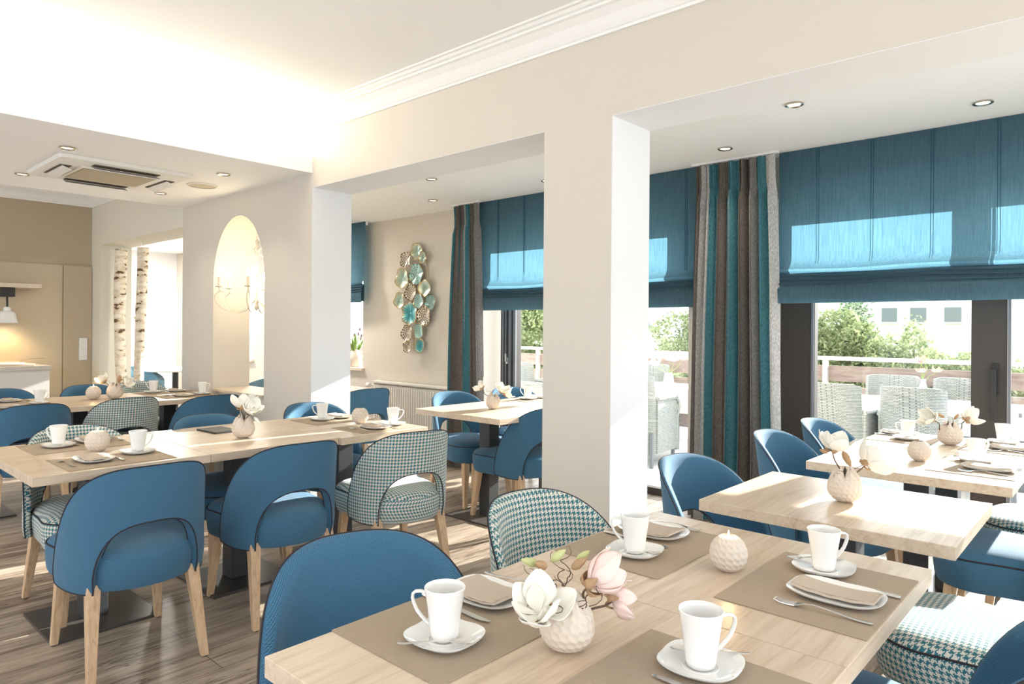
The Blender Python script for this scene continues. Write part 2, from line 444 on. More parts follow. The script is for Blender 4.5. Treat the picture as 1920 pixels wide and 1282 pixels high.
def link(name, me, parent=None, loc=(0, 0, 0), rot=(0, 0, 0), label=None):
    o = bpy.data.objects.new(name, me); COL.objects.link(o)
    o.location = loc; o.rotation_euler = rot
    if parent is not None: o.parent = parent
    if label: o['label'] = label
    return o
def tag(o, label, cat, group=None, kind=None):
    o['label'] = label; o['category'] = cat
    if group: o['group'] = group
    if kind: o['kind'] = kind
    return o
def thing(name, label, cat, loc=(0, 0, 0), rz=0.0, group=None):
    o = bpy.data.objects.new(name, None); COL.objects.link(o)
    o.empty_display_size = 0.1
    o.location = loc; o.rotation_euler = (0, 0, rz)
    return tag(o, label, cat, group)
def struct(name, mb, mat, bevel=0.0, label=None):
    o = link(name, mb.mesh(name, mat, smooth=False, bevel=bevel)); o['kind'] = 'structure'
    if label: o['label'] = label
    return o
def boxm(name, mat, *boxes, bevel=0.0, smooth=False):
    mb = MB()
    for a, b in boxes: mb.box(a, b)
    return mb.mesh(name, mat, smooth=smooth, bevel=bevel)
def superel(a, b, n, k=40, cx=0, cy=0):
    out = []
    for i in range(k):
        t = 2 * pi * i / k; c, s_ = cos(t), sin(t)
        out.append((cx + a * math.copysign(abs(c) ** (2 / n), c), cy + b * math.copysign(abs(s_) ** (2 / n), s_)))
    return out

# ================================================================== the setting
CEIL2, CEIL = 2.53, 2.87
WY0, WY1 = 2.70, 3.035           # thick wall between main room and alcove
EY0, EY1 = 4.72, 5.05            # outside wall
struct('floor', MB().box((-12, -3.2, -0.12), (3.2, EY1, 0.0)), M_floor)
# ceilings
struct('ceiling', MB().box((-9.4, -3.2, CEIL), (3.2, WY1, CEIL + 0.12)), M_ceil)
struct('ceiling_alcove', MB().box((-12, WY1, CEIL2), (3.2, EY1, CEIL2 + 0.12)), M_ceil)
# bulkhead with the cove ledge
struct('trim_1', MB().box((-6.64, -3.2, 2.452), (-4.52, WY0, CEIL)).box((-4.52, -3.2, 2.452), (-4.40, WY0, 2.575)), M_ceil, label='white ceiling bulkhead with cove ledge')
# wall between main room and alcove
LZ = 2.35
struct('wall_middle', MB()
       .box((-4.40, WY0, LZ), (3.2, WY1, CEIL))                      # beam
       .box((-2.235, WY0, 0), (-1.825, WY1, LZ)), M_wall)            # pillar
struct('wall_back', MB()
       .box((-9.4, WY0, 2.27), (-6.62, WY1, CEIL))                   # above left opening
       .box((-9.4, WY0, 0), (-8.90, WY1, 2.27)), M_cream)
struct('daylight_lining', MB()  # added white sheets standing in for daylight on the jambs and soffits
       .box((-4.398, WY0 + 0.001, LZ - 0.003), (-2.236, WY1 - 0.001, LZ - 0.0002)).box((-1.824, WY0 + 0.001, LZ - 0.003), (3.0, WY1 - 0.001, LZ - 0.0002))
       .box((-1.8249, WY0 + 0.001, 0.07), (-1.822, WY1 - 0.001, LZ - 0.003)).box((-4.3999, WY0 + 0.001, 0.07), (-4.397, WY1 - 0.001, LZ - 0.003)), M_white, label='thin white linings painting daylight onto the reveals of the wide openings')
# section with the arch
def arch_wall():
    mb = MB(); x0, x1 = -5.975, -5.08; xc = (x0 + x1) / 2; hw = (x1 - x0) / 2; zs, zt = 1.72, 2.262
    y0, y1 = WY0, WY1
    n = 28
    arc = [(xc - hw * cos(pi * i / n), zs + (zt - zs) * sin(pi * i / n)) for i in range(n + 1)]
    for y in (y0, y1):
        o = [(a, y, b) for a, b in arc] + [(a, y, CEIL) for a, b in arc]
        mb.add(o, [(i, i + 1, n + 2 + i, n + 1 + i) for i in range(n)])
    mb.add([(a, y0, b) for a, b in arc] + [(a, y1, b) for a, b in arc], [(i, i + 1, n + 2 + i, n + 1 + i) for i in range(n)])
    mb.box((-6.62, y0, 0), (x0, y1, CEIL)); mb.box((x1, y0, 0), (-4.40, y1, CEIL)); mb.box((x0, y0, 0), (x1, y1, 0.78))
    return mb
struct('wall_arch', arch_wall(), M_wall)
o = struct('trim_2', MB().box((-5.97, WY0 - 0.02, 0.782), (-5.085, WY1 + 0.01, 0.803)), M_sill, bevel=0.003, label='pale oak sill board in the arched opening')
struct('wall_kitchen', MB().box((-9.4, -3.2, 0), (-9.2, WY0, CEIL)), M_khaki)
struct('wall_left', MB().box((-12, WY1, 0), (-11.8, EY1, CEIL2)), M_white)
struct('wall_right', MB().box((3.0, WY0, 0), (3.2, EY1, 0.4)).box((3.0, WY0, 2.3), (3.2, EY1, CEIL2)).box((3.0, WY0, 0.4), (3.2, WY1 + 0.1, 2.3)), M_white)  # opening cut in this unseen end wall to bring daylight onto the jambs
# outside wall with openings
HEAD = 2.24
ops = [(-10.6, -9.2, 0.87, HEAD), (-8.3, -6.60, 0.87, HEAD), (-4.66, -2.49, 0.0, HEAD), (-1.88, 2.6, 0.0, HEAD)]
mb = MB(); x = -12
for a, b, z0, z1 in ops:
    mb.box((x, EY0, 0), (a, EY1 + 0.02, CEIL2))
    mb.box((a, EY0, z1), (b, EY1 + 0.02, CEIL2))
    if z0 > 0: mb.box((a, EY0, 0), (b, EY1 + 0.02, z0))
    x = b
mb.box((x, EY0, 0), (3.2, EY1 + 0.02, CEIL2))
struct('wall_outside', mb, M_wall)
struct('trim_3', MB().box((-12, EY0 + 0.0, CEIL2 + 0.13), (3.2, EY1 + 0.35, CEIL2 + 0.3)), M_white, label='roof edge above the windows')
struct('trim_4', MB().box((-8.34, EY0 - 0.04, 0.84), (-6.56, EY1 - 0.1, 0.872)).box((-10.64, EY0 - 0.04, 0.84), (-9.16, EY1 - 0.1, 0.872)), M_sill, bevel=0.003, label='pale window sill boards')
# cornices: stepped stucco profile along the walls
def cornice(name, p0, p1, nrm, z1):
    prof = [(0, -0.135), (0.012, -0.135), (0.012, -0.122), (0.02, -0.118), (0.035, -0.10), (0.055, -0.07), (0.085, -0.045), (0.10, -0.04), (0.10, -0.028), (0.115, -0.024), (0.125, -0.012), (0.14, -0.010), (0.14, 0)]
    mb = MB(); P0, P1, n_ = Vector(p0), Vector(p1), Vector(nrm)
    vs = []
    for P in (P0, P1):
        for d, z in prof: vs.append(P + n_ * d + Vector((0, 0, z1 + z)))
    k = len(prof)
    mb.add(vs, [(i, i + 1, k + i + 1, k + i) for i in range(k - 1)])
    struct(name, mb, M_trim)
cornice('trim_5', (-4.52, WY0, 0), (3.0, WY0, 0), (0, -1, 0), CEIL)
cornice('trim_6', (-4.52, -3.2, 0), (-4.52, WY0, 0), (1, 0, 0), CEIL)
cornice('trim_7', (-9.2, -3.2, 0), (-9.2, WY0, 0), (1, 0, 0), CEIL)
cornice('trim_8', (-9.2, WY0, 0), (-6.64, WY0, 0), (0, -1, 0), CEIL)
struct('baseboard_middle', MB().box((-2.25, WY0 - 0.012, 0), (-1.81, WY1 + 0.012, 0.07)).box((-4.40, WY0, 0), (-4.388, WY1, 0.07)).box((-4.62, EY0, 0), (-6.5, EY0 - 0.014, 0.07)), M_white)

# cove strip
o = link('cove_light', boxm('cove_light', M_glow, ((-4.50, -3.1, 2.58), (-4.455, 2.62, 2.60))))
tag(o, 'warm light strip lying behind the ledge of the ceiling bulkhead', 'light strip')

for k, (x_, y_) in enumerate(((-10.3, 4.0), (-7.4, 4.0))):  # unseen lamps added to brighten the far alcove
    t_ = thing('fill_lamp', ('added unseen fill lamp at the far end of the alcove', 'added unseen fill lamp behind the arch wall')[k], 'ceiling light', (x_, y_, CEIL2 - 0.001), 0)
    link('shade', MB().lathe([(0.16, 0), (0.17, -0.02), (0.16, -0.05), (0.001, -0.06)], 32, cap1=False).mesh('lshade', emit('fill_glow%d' % k, (1, 0.95, 0.88), 3.0)), t_)
    lamp('fill_lamp_light', 'AREA', (0, 0, -0.07), (55, 30)[k], (1.0, 0.94, 0.86), shape='DISK', size=0.32).parent = t_
# kitchen panels
struct('trim_9', MB().box((-9.2, -3.0, 0), (-9.172, 2.395, 2.03)).box((-9.2, 2.402, 0), (-9.172, 2.695, 2.03)), M_panel, label='khaki wall panelling in the buffet corner')

# ---- glazing
def glazed(name, xs, z0, y, label_frame, mat, fw=0.07, thick=0.07, z1=HEAD):
    """frame with mullions at xs pairs [(x0,x1)...] of solid frame, glass between"""
    mb = MB()
    for a, b in xs: mb.box((a, y, z0), (b, y + thick, z1))
    mb.box((xs[0][0], y + 0.001, z1 - fw), (xs[-1][1], y + thick - 0.001, z1)); mb.box((xs[0][0], y + 0.001, z0), (xs[-1][1], y + thick - 0.001, z0 + fw * 0.8))
    fr = struct(name, mb, mat, bevel=0.004); fr['label'] = label_frame
    for i in range(len(xs) - 1):
        g = MB().box((xs[i][1] - 0.01, y + thick * 0.45, z0 + 0.03), (xs[i + 1][0] + 0.01, y + thick * 0.55, z1 - 0.03))
        p = link('glass_pane', g.mesh('glass_pane', M_glass, smooth=False), fr)
    return fr
YG = 4.93
w1 = glazed('window_1', [(-10.6, -10.53), (-9.27, -9.2)], 0.87, YG, 'white framed window at the far end of the alcove', M_white)
w2 = glazed('window_2', [(-8.3, -8.23), (-7.5, -7.43), (-6.67, -6.60)], 0.87, YG, 'white framed window beside the wall art', M_white)
w3 = glazed('window_3', [(-4.62, -4.41), (-3.35, -3.25), (-2.56, -2.49)], 0.0, YG, 'dark framed terrace door behind the striped curtain', M_frame)
w4 = glazed('window_4', [(-1.88, -1.645), (-0.735, -0.556), (0.55, 0.72), (2.4, 2.6)], 0.0, YG, 'dark framed sliding terrace doors on the right', M_frame)
# frame detail (seals) and handles as parts
sm = MB()
for x_ in (-1.665, -0.553): sm.box((x_, YG - 0.012, 0.05), (x_ + 0.016, YG + 0.002, HEAD - 0.05))
link('frame_seal', sm.mesh('frame_seal', M_framegrey, smooth=False), w4)
sm = MB()
for x_, w in ((-4.585, 0.018), (-4.545, 0.012), (-4.50, 0.03), (-4.44, 0.03)): sm.box((x_, YG - 0.018, 0.03), (x_ + w, YG + 0.002, HEAD - 0.05))
link('frame_seal', sm.mesh('frame_seal', M_framegrey, smooth=False), w3)
hm = MB().box((-0.632, YG - 0.014, 0.97), (-0.595, YG + 0.0, 1.16)).box((-0.628, YG - 0.055, 1.10), (-0.604, YG - 0.01, 1.125)).box((-0.632, YG - 0.07, 0.83), (-0.602, YG - 0.05, 1.13))
link('door_handle', hm.mesh('door_handle', M_black, smooth=False, bevel=0.003), w4, label='black lever handle')
hm = MB().box((-4.52, YG - 0.03, 1.0), (-4.50, YG, 1.06)).box((-4.518, YG - 0.05, 1.02), (-4.502, YG - 0.028, 1.10))
link('door_handle', hm.mesh('door_handle', M_chrome, smooth=False, bevel=0.002), w3, label='small silver handle')

# ================================================================== recessed spots, speaker, air conditioning
ringm = MB().lathe([(0.047, 0), (0.047, -0.006), (0.042, -0.009), (0.033, -0.004), (0.032, 0.0)], 28, cap0=False, cap1=False).mesh('ring', M_ring)
lensm = MB().lathe([(0.001, -0.003), (0.031, -0.003), (0.0315, 0.0)], 24, cap0=True, cap1=False).mesh('lens', M_spot)
def spot(x, y, z, label, e=9, grp='recessed ceiling spots'):
    t = thing('ceiling_spot', label, 'ceiling light', (x, y, z - 0.001), 0, grp)
    link('trim_ring', ringm, t); link('lens', lensm, t)
    lamp('spot_lamp', 'SPOT', (0, 0, -0.012), e, (1, 0.86, 0.68), spot_size=radians(100), spot_blend=0.8, shadow_soft_size=0.03).parent = t
spot(-1.33, 3.65, CEIL2, 'recessed ceiling spot nearest the pillar above the dining tables by the terrace doors')
spot(-0.59, 4.25, CEIL2, 'recessed ceiling spot farthest right above the wide blue blind')
spot(-1.99, 4.25, CEIL2, 'recessed ceiling spot just in front of the right striped curtain')
spot(-4.16, 3.62, CEIL2, 'recessed ceiling spot nearer the beam over the door table')
spot(-4.85, 4.24, CEIL2, 'recessed ceiling spot close to the left striped curtain top')
spot(-3.50, 4.26, CEIL2, 'recessed ceiling spot half hidden by the pillar edge')
spot(-6.2, 4.1, CEIL2, 'recessed ceiling spot close to the far blue blind')
spot(-4.94, 1.31, 2.452, 'recessed spot beside the front edge of the air conditioner')
spot(-6.06, 1.32, 2.452, 'recessed spot at the left corner of the air conditioner')
spot(-4.92, 2.29, 2.452, 'recessed spot to the right of the round ceiling speaker')
spot(-6.04, 2.28, 2.452, 'recessed spot behind the air conditioner by the cream wall')
sp = thing('ceiling_speaker', 'flat round cream ceiling speaker beside the air conditioner', 'speaker', (-5.45, 2.37, 2.451))
link('speaker_rim', MB().lathe([(0.10, 0), (0.112, 0), (0.112, -0.006), (0.10, -0.008)], 36, cap0=False, cap1=False).mesh('rim', M_acw), sp)
link('speaker_grille', MB().lathe([(0.10, 0), (0.10, -0.005)], 36).mesh('grille', plain('speaker_mesh', (0.62, 0.56, 0.44), 0.8)), sp)

ac = thing('air_conditioner', 'cream square cassette air conditioner set into the dropped ceiling', 'air conditioner', (-5.52, 1.74, 2.451))
mb = MB(); 
mb.loft([[(a, b, 0) for a, b in superel(0.41, 0.43, 24, 48)], [(a, b, -0.022) for a, b in superel(0.40, 0.42, 24, 48)], [(a, b, -0.03) for a, b in superel(0.375, 0.395, 24, 48)]], cap0=False)
link('panel', mb.mesh('panel', M_acw), ac)
mb = MB().box((-0.24, -0.26, -0.038), (0.24, 0.26, -0.030)); link('grille_frame', mb.mesh('gf', M_acw, smooth=False, bevel=0.003), ac)
M_grb = plain('grille_beige', (0.30, 0.24, 0.15), 0.6)
mb = MB()
for i in range(30):
    x_ = -0.205 + i * 0.0138
    mb.box((x_, -0.23, -0.041), (x_ + 0.0045, 0.23, -0.0375))
link('grille_slats', mb.mesh('gs', plain('slat_beige', (0.60, 0.51, 0.36), 0.6), smooth=False), ac)
link('grille', boxm('gr', M_grb, ((-0.21, -0.235, -0.0392), (0.21, 0.235, -0.0378))), ac)
for k in range(4):
    dx, dy = ((0.315, 0), (-0.315, 0), (0, 0.335), (0, -0.335))[k]
    hx, hy = (0.035, 0.21) if k < 2 else (0.19, 0.035)
    v = link('vent', boxm('vent', M_dark, ((dx - hx, dy - hy, -0.034), (dx + hx, dy + hy, -0.0295))), ac)
    fm = MB()
    if k < 2: fm.add([(dx - hx, dy - hy, -0.036), (dx + hx, dy - hy, -0.062), (dx + hx, dy + hy, -0.062), (dx - hx, dy + hy, -0.036)], [(0, 1, 2, 3)])
    else: fm.add([(dx - hx, dy - hy * 0.6, -0.036), (dx + hx, dy - hy * 0.6, -0.036), (dx + hx, dy + hy, -0.058), (dx - hx, dy + hy, -0.058)], [(0, 1, 2, 3)])
    fo = link('flap', fm.mesh('flap', M_acw, smooth=False, fixn=False), v)
    sol = fo.modifiers.new('s', 'SOLIDIFY'); sol.thickness = 0.004

# ================================================================== roman blinds
def blind(x0, x1, zb, label, y=4.60, grp='petrol blue roman blinds'):
    t = thing('roman_blind', label, 'blind', ((x0 + x1) / 2, y, 0), 0, grp)
    prof = [(0, CEIL2 - 0.003), (0, 2.3), (0, 2.1), (0, 1.95), (0.0, 1.86), (-0.004, 1.80), (-0.020, 1.765), (-0.042, 1.742), (-0.040, 1.728), (-0.022, 1.718), (-0.034, 1.706), (-0.052, 1.700), (-0.036, 1.690), (-0.040, 1.680), (-0.058, 1.672), (-0.042, 1.664), (-0.046, 1.654), (-0.062, 1.646), (-0.048, 1.638), (-0.058, 1.615), (-0.056, 1.57), (-0.052, 1.522)]
    dz = zb - 1.522
    n = max(10, int((x1 - x0) / 0.03)); w = x1 - x0
    mb = MB(); vs = []; fs = []
    for i in range(n + 1):
        x = -w / 2 + w * i / n
        for j, (py, pz) in enumerate(prof):
            k = max(0, min(1, (1.9 - pz) / 0.2))
            yy = py + k * 0.006 * sin(x * 9.0) + (0.010 * sin(x * 6 + 1.0) if j > 18 else 0) + 0.002 * sin(x * 3 + pz * 4)
            z = pz + dz * max(0, min(1, (2.1 - pz) / 0.2)) + (k * 0.006 * sin(x * 7.5) if 4 < j < 18 else 0)
            vs.append((x, yy, z))
    m_ = len(prof)
    for i in range(n):
        for j in range(m_ - 1): fs.append((i * m_ + j, (i + 1) * m_ + j, (i + 1) * m_ + j + 1, i * m_ + j + 1))
    mb.add(vs, fs)
    link('blind_cloth', mb.mesh('blind_cloth', M_blind, fixn=False), t)
    mb = MB(); k = int(w / 0.32) + 1
    for i in range(k):
        x = -w / 2 + 0.24 + i * 0.32
        if x > w / 2 - 0.05: break
        mb.box((x, -0.003, 1.78 + dz), (x + 0.0025, 0.001, CEIL2 - 0.01)); mb.box((x + 0.014, -0.003, 1.78 + dz), (x + 0.0165, 0.001, CEIL2 - 0.01))
    if mb.v: link('seams', mb.mesh('seams', M_blindseam, smooth=False), t)
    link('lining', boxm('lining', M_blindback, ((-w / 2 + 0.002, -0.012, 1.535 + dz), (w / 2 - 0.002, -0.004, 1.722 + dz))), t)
    link('head_rail', boxm('head_rail', M_white, ((-w / 2, 0.006, CEIL2 - 0.04), (w / 2, 0.035, CEIL2 - 0.001))), t)
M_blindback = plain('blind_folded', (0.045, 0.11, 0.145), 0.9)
M_blindseam = plain('blind_seam', (0.01, 0.07, 0.12), 0.9)
blind(-1.77, 1.25, 1.522, 'wide petrol blue roman blind right of the right striped curtain')
blind(-3.02, -2.30, 1.508, 'petrol blue roman blind between the white pillar and right striped curtain')
blind(-4.60, -3.06, 1.506, 'petrol blue roman blind between the left striped curtain and white pillar')
blind(-8.2, -6.40, 1.62, 'petrol blue roman blind at the far window above potted plant')

# ================================================================== curtains
def curtain(xc, wt, wb, stops, label, y=4.52, ztop=2.505, npl=8):
    t = thing('curtain', label, 'curtain', (xc, y, 0), 0, 'striped floor length curtains')
    NU, NV = 320, 46
    mat = curtain_mat('curtain_' + str(len(MATS)), stops)
    vs = []; fs = []; uv = []
    for j in range(NV + 1):
        v = j / NV; z = ztop * v + 0.012 * (1 - v)
        w = wb + (wt - wb) * (min(1, v / 0.93) ** 1.6)
        pinch = max(0, min(1, (v - 0.90) / 0.03))
        amp = 0.044 * (1 - 0.62 * pinch)
        head = max(0, v - 0.95) * 0.2
        for i in range(NU + 1):
            u = i / NU
            ph = u * npl * 2 * pi + 0.9 * sin(u * 7) 
            yy = amp * sin(ph) * (1 + 0.25 * sin(u * 11 + v * 2)) + 0.006 * sin(ph * 3.1 + v * 3) + pinch * 0.011 * sin(u * npl * 2 * pi * 3.5)
            xx = (u - 0.5) * w + 0.012 * sin(ph * 2 + 0.4) * (1 - 0.4 * pinch) + 0.01 * sin(v * 5 + u * 9) * (1 - v)
            vs.append((xx, yy - head, z)); uv.append((u, v))
    for j in range(NV):
        for i in range(NU):
            a = j * (NU + 1) + i; fs.append((a, a + 1, a + NU + 2, a + NU + 1))
    me = MB().add(vs, fs, uv).mesh('curtain_cloth', mat, fixn=False)
    link('curtain_cloth', me, t)
    link('curtain_rail', boxm('curtain_rail', M_white, ((-wt / 2 - 0.03, -0.012, CEIL2 - 0.018), (wt / 2 + 0.03, 0.012, CEIL2 - 0.001))), t)
st = [(0.0, BROWN), (0.10, SILV), (0.20, TEAL), (0.31, BROWN), (0.43, SILV), (0.455, TEAL), (0.57, BROWN), (0.72, GREY), (0.79, TEAL), (0.89, SILV)]
curtain(-2.055, 0.56, 0.66, st, 'floor length curtain striped brown, teal and silver, right of the white pillar')
st2 = [(0.0, TEAL), (0.14, BROWN), (0.26, TEAL), (0.31, BROWN), (0.40, SILV), (0.55, TEAL), (0.66, BROWN), (0.84, GREY)]
curtain(-4.70, 0.32, 0.50, st2, 'floor length curtain striped teal, brown and silver beside the wall art', npl=5)

# ================================================================== dining chairs
def shell_mesh(mat, zt=0.82, a=0.274, th=0.034, zl=0.338):
    phim = radians(88); phi0 = radians(43)
    cols = [-phim + (phim - phi0) * (1 - cos(pi * i / 24)) / 2 for i in range(24)]
    cols += [-phi0 * cos(pi * i / 22) for i in range(23)]
    cols += [phi0 + (phim - phi0) * (1 - cos(pi * i / 24)) / 2 for i in range(1, 25)]
    rows = 16
    def ztop(p):
        s_ = min(1, abs(p) / phim); return 0.385 + (zt - 0.385) * (1 - s_ ** 2.9) ** 0.56
    def zbot(p):
        s_ = abs(p) / phi0
        if s_ >= 1: return zl + 0.02 * ((abs(p) - phi0) / (phim - phi0)) ** 2
        return zl + 0.262 * (1 - s_ ** 2.6) ** 0.42
    def pos(p, z, d):
        t = max(0, (z - 0.42)) / 0.40
        off = 0.055 * t ** 1.3
        tb = max(0, (0.42 - z) / 0.08); rs = 1 - 0.035 * tb ** 2
        rx = (a - d) * (1 - 0.035 * t) * rs; ry = (a - d) * rs
        c, s_ = cos(p), sin(p)
        x = rx * math.copysign(abs(s_) ** 0.92, s_); y = -ry * math.copysign(abs(c) ** 0.92, c) - off * max(0, c) ** 0.6
        return (x, y, z)
    vs = []; uv = []; nc = len(cols); idx = {}
    for L in (0, 1):
        for i, p in enumerate(cols):
            z0, z1 = zbot(p), ztop(p)
            for j in range(rows + 1):
                t = j / rows; t = t - 0.06 * sin(2 * pi * t)
                z = z0 + (z1 - z0) * t
                e = min(1.0, (z1 - z) / 0.05); e2 = min(1.0, (phim - abs(p)) / radians(10))
                k = 0.30 + 0.70 * sqrt(max(0, min(e, e2)) * (2 - max(0, min(e, e2))))
                idx[L, i, j] = len(vs); vs.append(pos(p, z, th * k if L else 0.0)); uv.append((p * a, z))
    fs = []
    for L in (0, 1):
        for i in range(nc - 1):
            for j in range(rows):
                q = (idx[L, i, j], idx[L, i + 1, j], idx[L, i + 1, j + 1], idx[L, i, j + 1])
                fs.append(q if L == 0 else q[::-1])
    border = [(i, rows) for i in range(nc)] + [(nc - 1, j) for j in range(rows - 1, -1, -1)] + [(i, 0) for i in range(nc - 2, -1, -1)] + [(0, j) for j in range(1, rows)]
    nb = len(border); o = len(vs); acc = 0
    for k in range(nb + 1):
        A = border[k % nb]; v0 = vs[idx[0, A[0], A[1]]]; v1 = vs[idx[1, A[0], A[1]]]
        if k:
            pv = vs[o + 2 * (k - 1)]; acc += (Vector(v0) - Vector(pv)).length
        vs += [v0, v1]; uv += [(acc, 0.0), (acc, (Vector(v0) - Vector(v1)).length)]
    for k in range(nb):
        q = o + 2 * k; fs.append((q, q + 2, q + 3, q + 1))
    me = MB().add(vs, fs, uv).mesh('chair_back', mat)
    pm = MB().tube([vs[idx[0, i, j]] for i, j in border], 0.0027, 6, closed=True)
    pm.tube([vs[idx[1, i, 0]] for i in range(24, nc - 24)], 0.0025, 6)
    return me, pm.mesh('back_piping', M_piping)
def seat_outline(inset, k=72):
    out = []
    for i in range(k):
        t = 2 * pi * i / k; c, s_ = cos(t), sin(t)
        if s_ < 0:
            q = max(0, min(1, (-s_ - 0.62) / 0.16)); q = q * q * (3 - 2 * q); r_ = 0.238 + 0.022 * q
            x, y = r_ * c, r_ * s_
        else:
            x = (0.238 + 0.030 * min(1, s_ * 2.6)) * math.copysign(abs(c) ** (2 / 3.6), c); y = 0.325 * abs(s_) ** (2 / 3.6)
        r = sqrt(x * x + y * y) or 1
        out.append((x * (1 - inset / r), y * (1 - inset / r)))
    return out
def seat_mesh(mat):
    side = [(0.03, 0.336), (0.012, 0.342), (0.003, 0.36), (-0.002, 0.40), (-0.004, 0.43), (-0.001, 0.455), (0.002, 0.462)]
    top = [(0.002, 0.462), (0.012, 0.475), (0.035, 0.487), (0.08, 0.495), (0.14, 0.499), (0.19, 0.501)]
    k = 72; mb = MB()
    def rings(lv, planar):
        vs = []; uvs = []
        for ins, z in lv:
            pts = seat_outline(ins); acc = 0
            for i in range(k + 1):
                p = pts[i % k]
                if i: acc += sqrt((p[0] - pts[(i - 1) % k][0]) ** 2 + (p[1] - pts[(i - 1) % k][1]) ** 2)
                vs.append((p[0], p[1], z)); uvs.append((p[0], p[1]) if planar else (acc, z))
        n1 = k + 1
        fs = [(j * n1 + i, j * n1 + i + 1, (j + 1) * n1 + i + 1, (j + 1) * n1 + i) for j in range(len(lv) - 1) for i in range(k)]
        if planar: fs.append(tuple((len(lv) - 1) * n1 + i for i in range(k)))
        else: fs.append(tuple(range(k - 1, -1, -1)))
        mb.add(vs, fs, uvs)
    rings(side, False); rings(top, True)
    me = mb.mesh('chair_seat', mat, fixn=False)
    pts = seat_outline(0.0)
    fr = [(x, y, 0.4625) for x, y in pts[-6:] + pts[:43]]
    return me, MB().tube(fr, 0.0034, 6).mesh('seat_piping', M_piping)
def leg_mesh(sx, sy):
    tx, ty = 0.180 * sx, (0.245 if sy > 0 else -0.165); bx, by = 0.205 * sx, (0.285 if sy > 0 else -0.250)
    def sq(cx, cy, h, z): return [(cx - h, cy - h, z), (cx + h, cy - h, z), (cx + h, cy + h, z), (cx - h, cy + h, z)]
    return MB().hexa(sq(bx, by, 0.014, 0.004), sq(tx, ty, 0.0245, 0.37)).mesh('chair_leg', M_leg, smooth=False, bevel=0.004)
def glide_mesh(sx, sy):
    bx, by = 0.205 * sx, (0.285 if sy > 0 else -0.250)
    return MB().lathe([(0.011, 0), (0.011, 0.005)], 10, (bx, by, 0)).mesh('glide', M_rubber)
LEGS = [(leg_mesh(sx, sy), glide_mesh(sx, sy)) for sx in (-1, 1) for sy in (-1, 1)]
CH = {}
for kind, mt in (('blue', M_blue), ('hound', M_hound)):
    CH[kind] = (shell_mesh(mt), seat_mesh(mt))
def chair(x, y, face, kind, label, group):
    """face = direction the sitter looks, degrees from +X"""
    t = thing('dining_chair', label, 'chair', (x, y, 0), radians(face - 90), group)
    (sh, shp), (se, sep) = CH[kind]
    b = link('backrest', sh, t); link('piping', shp, b)
    s_ = link('seat', se, t); link('piping', sep, s_)
    for lm, gm in LEGS:
        l = link('leg', lm, t); link('glide', gm, l)
    return t
GL = 'chairs along the long left table'; GR = 'chairs round the tables by the terrace doors'; GB = 'chairs at the back table'; GF = 'chairs at the foreground table'; GD = 'chairs at the table by the door'
# foreground table
chair(-1.185, 0.93, -19, 'blue', 'large blue dining chair in front, behind the nearest placemat of the foreground table', GF)
chair(-1.16, 1.63, -6, 'hound', 'teal houndstooth dining chair beside the white pillar at the foreground table', GF)
chair(-0.33, 1.67, 178, 'blue', 'blue dining chair cut off by the bottom right corner of the photo', GF)
# long left table
chair(-3.07, 1.05, 178, 'blue', 'blue dining chair with open back, frontmost on the left, seen from behind', GL)
chair(-3.11, 1.72, 176, 'blue', 'blue dining chair seen from behind, between the front blue and houndstooth chairs', GL)
chair(-3.00, 2.36, 168, 'hound', 'houndstooth dining chair seen from behind at the right end of the long table', GL)
chair(-3.80, 1.12, 2, 'hound', 'houndstooth dining chair tucked in behind the left end of the long table', GL)
chair(-3.80, 1.80, 0, 'blue', 'blue dining chair tucked in behind the dark menu folder', GL)
chair(-3.93, 2.55, -4, 'blue', 'blue dining chair against the pillar stub behind the honeycomb candle holder', GL)
# alcove
chair(-5.15, 3.62, 172, 'blue', 'blue dining chair in front of the white radiator, half behind the wall', GD)
chair(-3.90, 3.80, -12, 'blue', 'sunlit blue dining chair in front of the left striped curtain', GD)
chair(-3.20, 3.64, 176, 'blue', 'blue dining chair partly hidden by the pillar at the door table', GD)
chair(-3.86, 4.42, -20, 'blue', 'blue dining chair at the terrace door, mostly behind the coffee cup', GD)
# right tables
chair(-1.12, 2.56, -8, 'blue', 'blue dining chair right beside the white pillar', GR)
chair(-1.14, 3.55, -4, 'blue', 'blue dining chair in front of the right striped curtain', GR)
chair(-1.14, 4.22, -4, 'blue', 'blue dining chair nearest the dark window frame', GR)
chair(-0.26, 2.42, 180, 'hound', 'sunlit houndstooth dining chair seat at the bottom right corner', GR)
chair(-0.30, 3.42, 182, 'blue', 'blue dining chair seat behind the bare sunlit table', GR)
chair(-0.22, 4.05, 180, 'hound', 'houndstooth dining chair seat farthest right by the window', GR)
# back table
chair(-5.68, 1.26, 180, 'blue', 'blue dining chair at the left photo edge, seen from behind', GB)
chair(-5.74, 1.86, 182, 'hound', 'houndstooth dining chair seen from behind at the back table', GB)
chair(-5.50, 2.40, 178, 'blue', 'dark blue dining chair in front of the arched opening', GB)
chair(-6.52, 1.34, 0, 'blue', 'blue dining chair behind the back table at the left photo edge', GB)
chair(-6.50, 1.96, 0, 'blue', 'blue dining chair behind the lit candle on the back table', GB)
chair(-6.64, 2.44, 6, 'hound', 'houndstooth dining chair behind the back table near the birch trunks', GB)

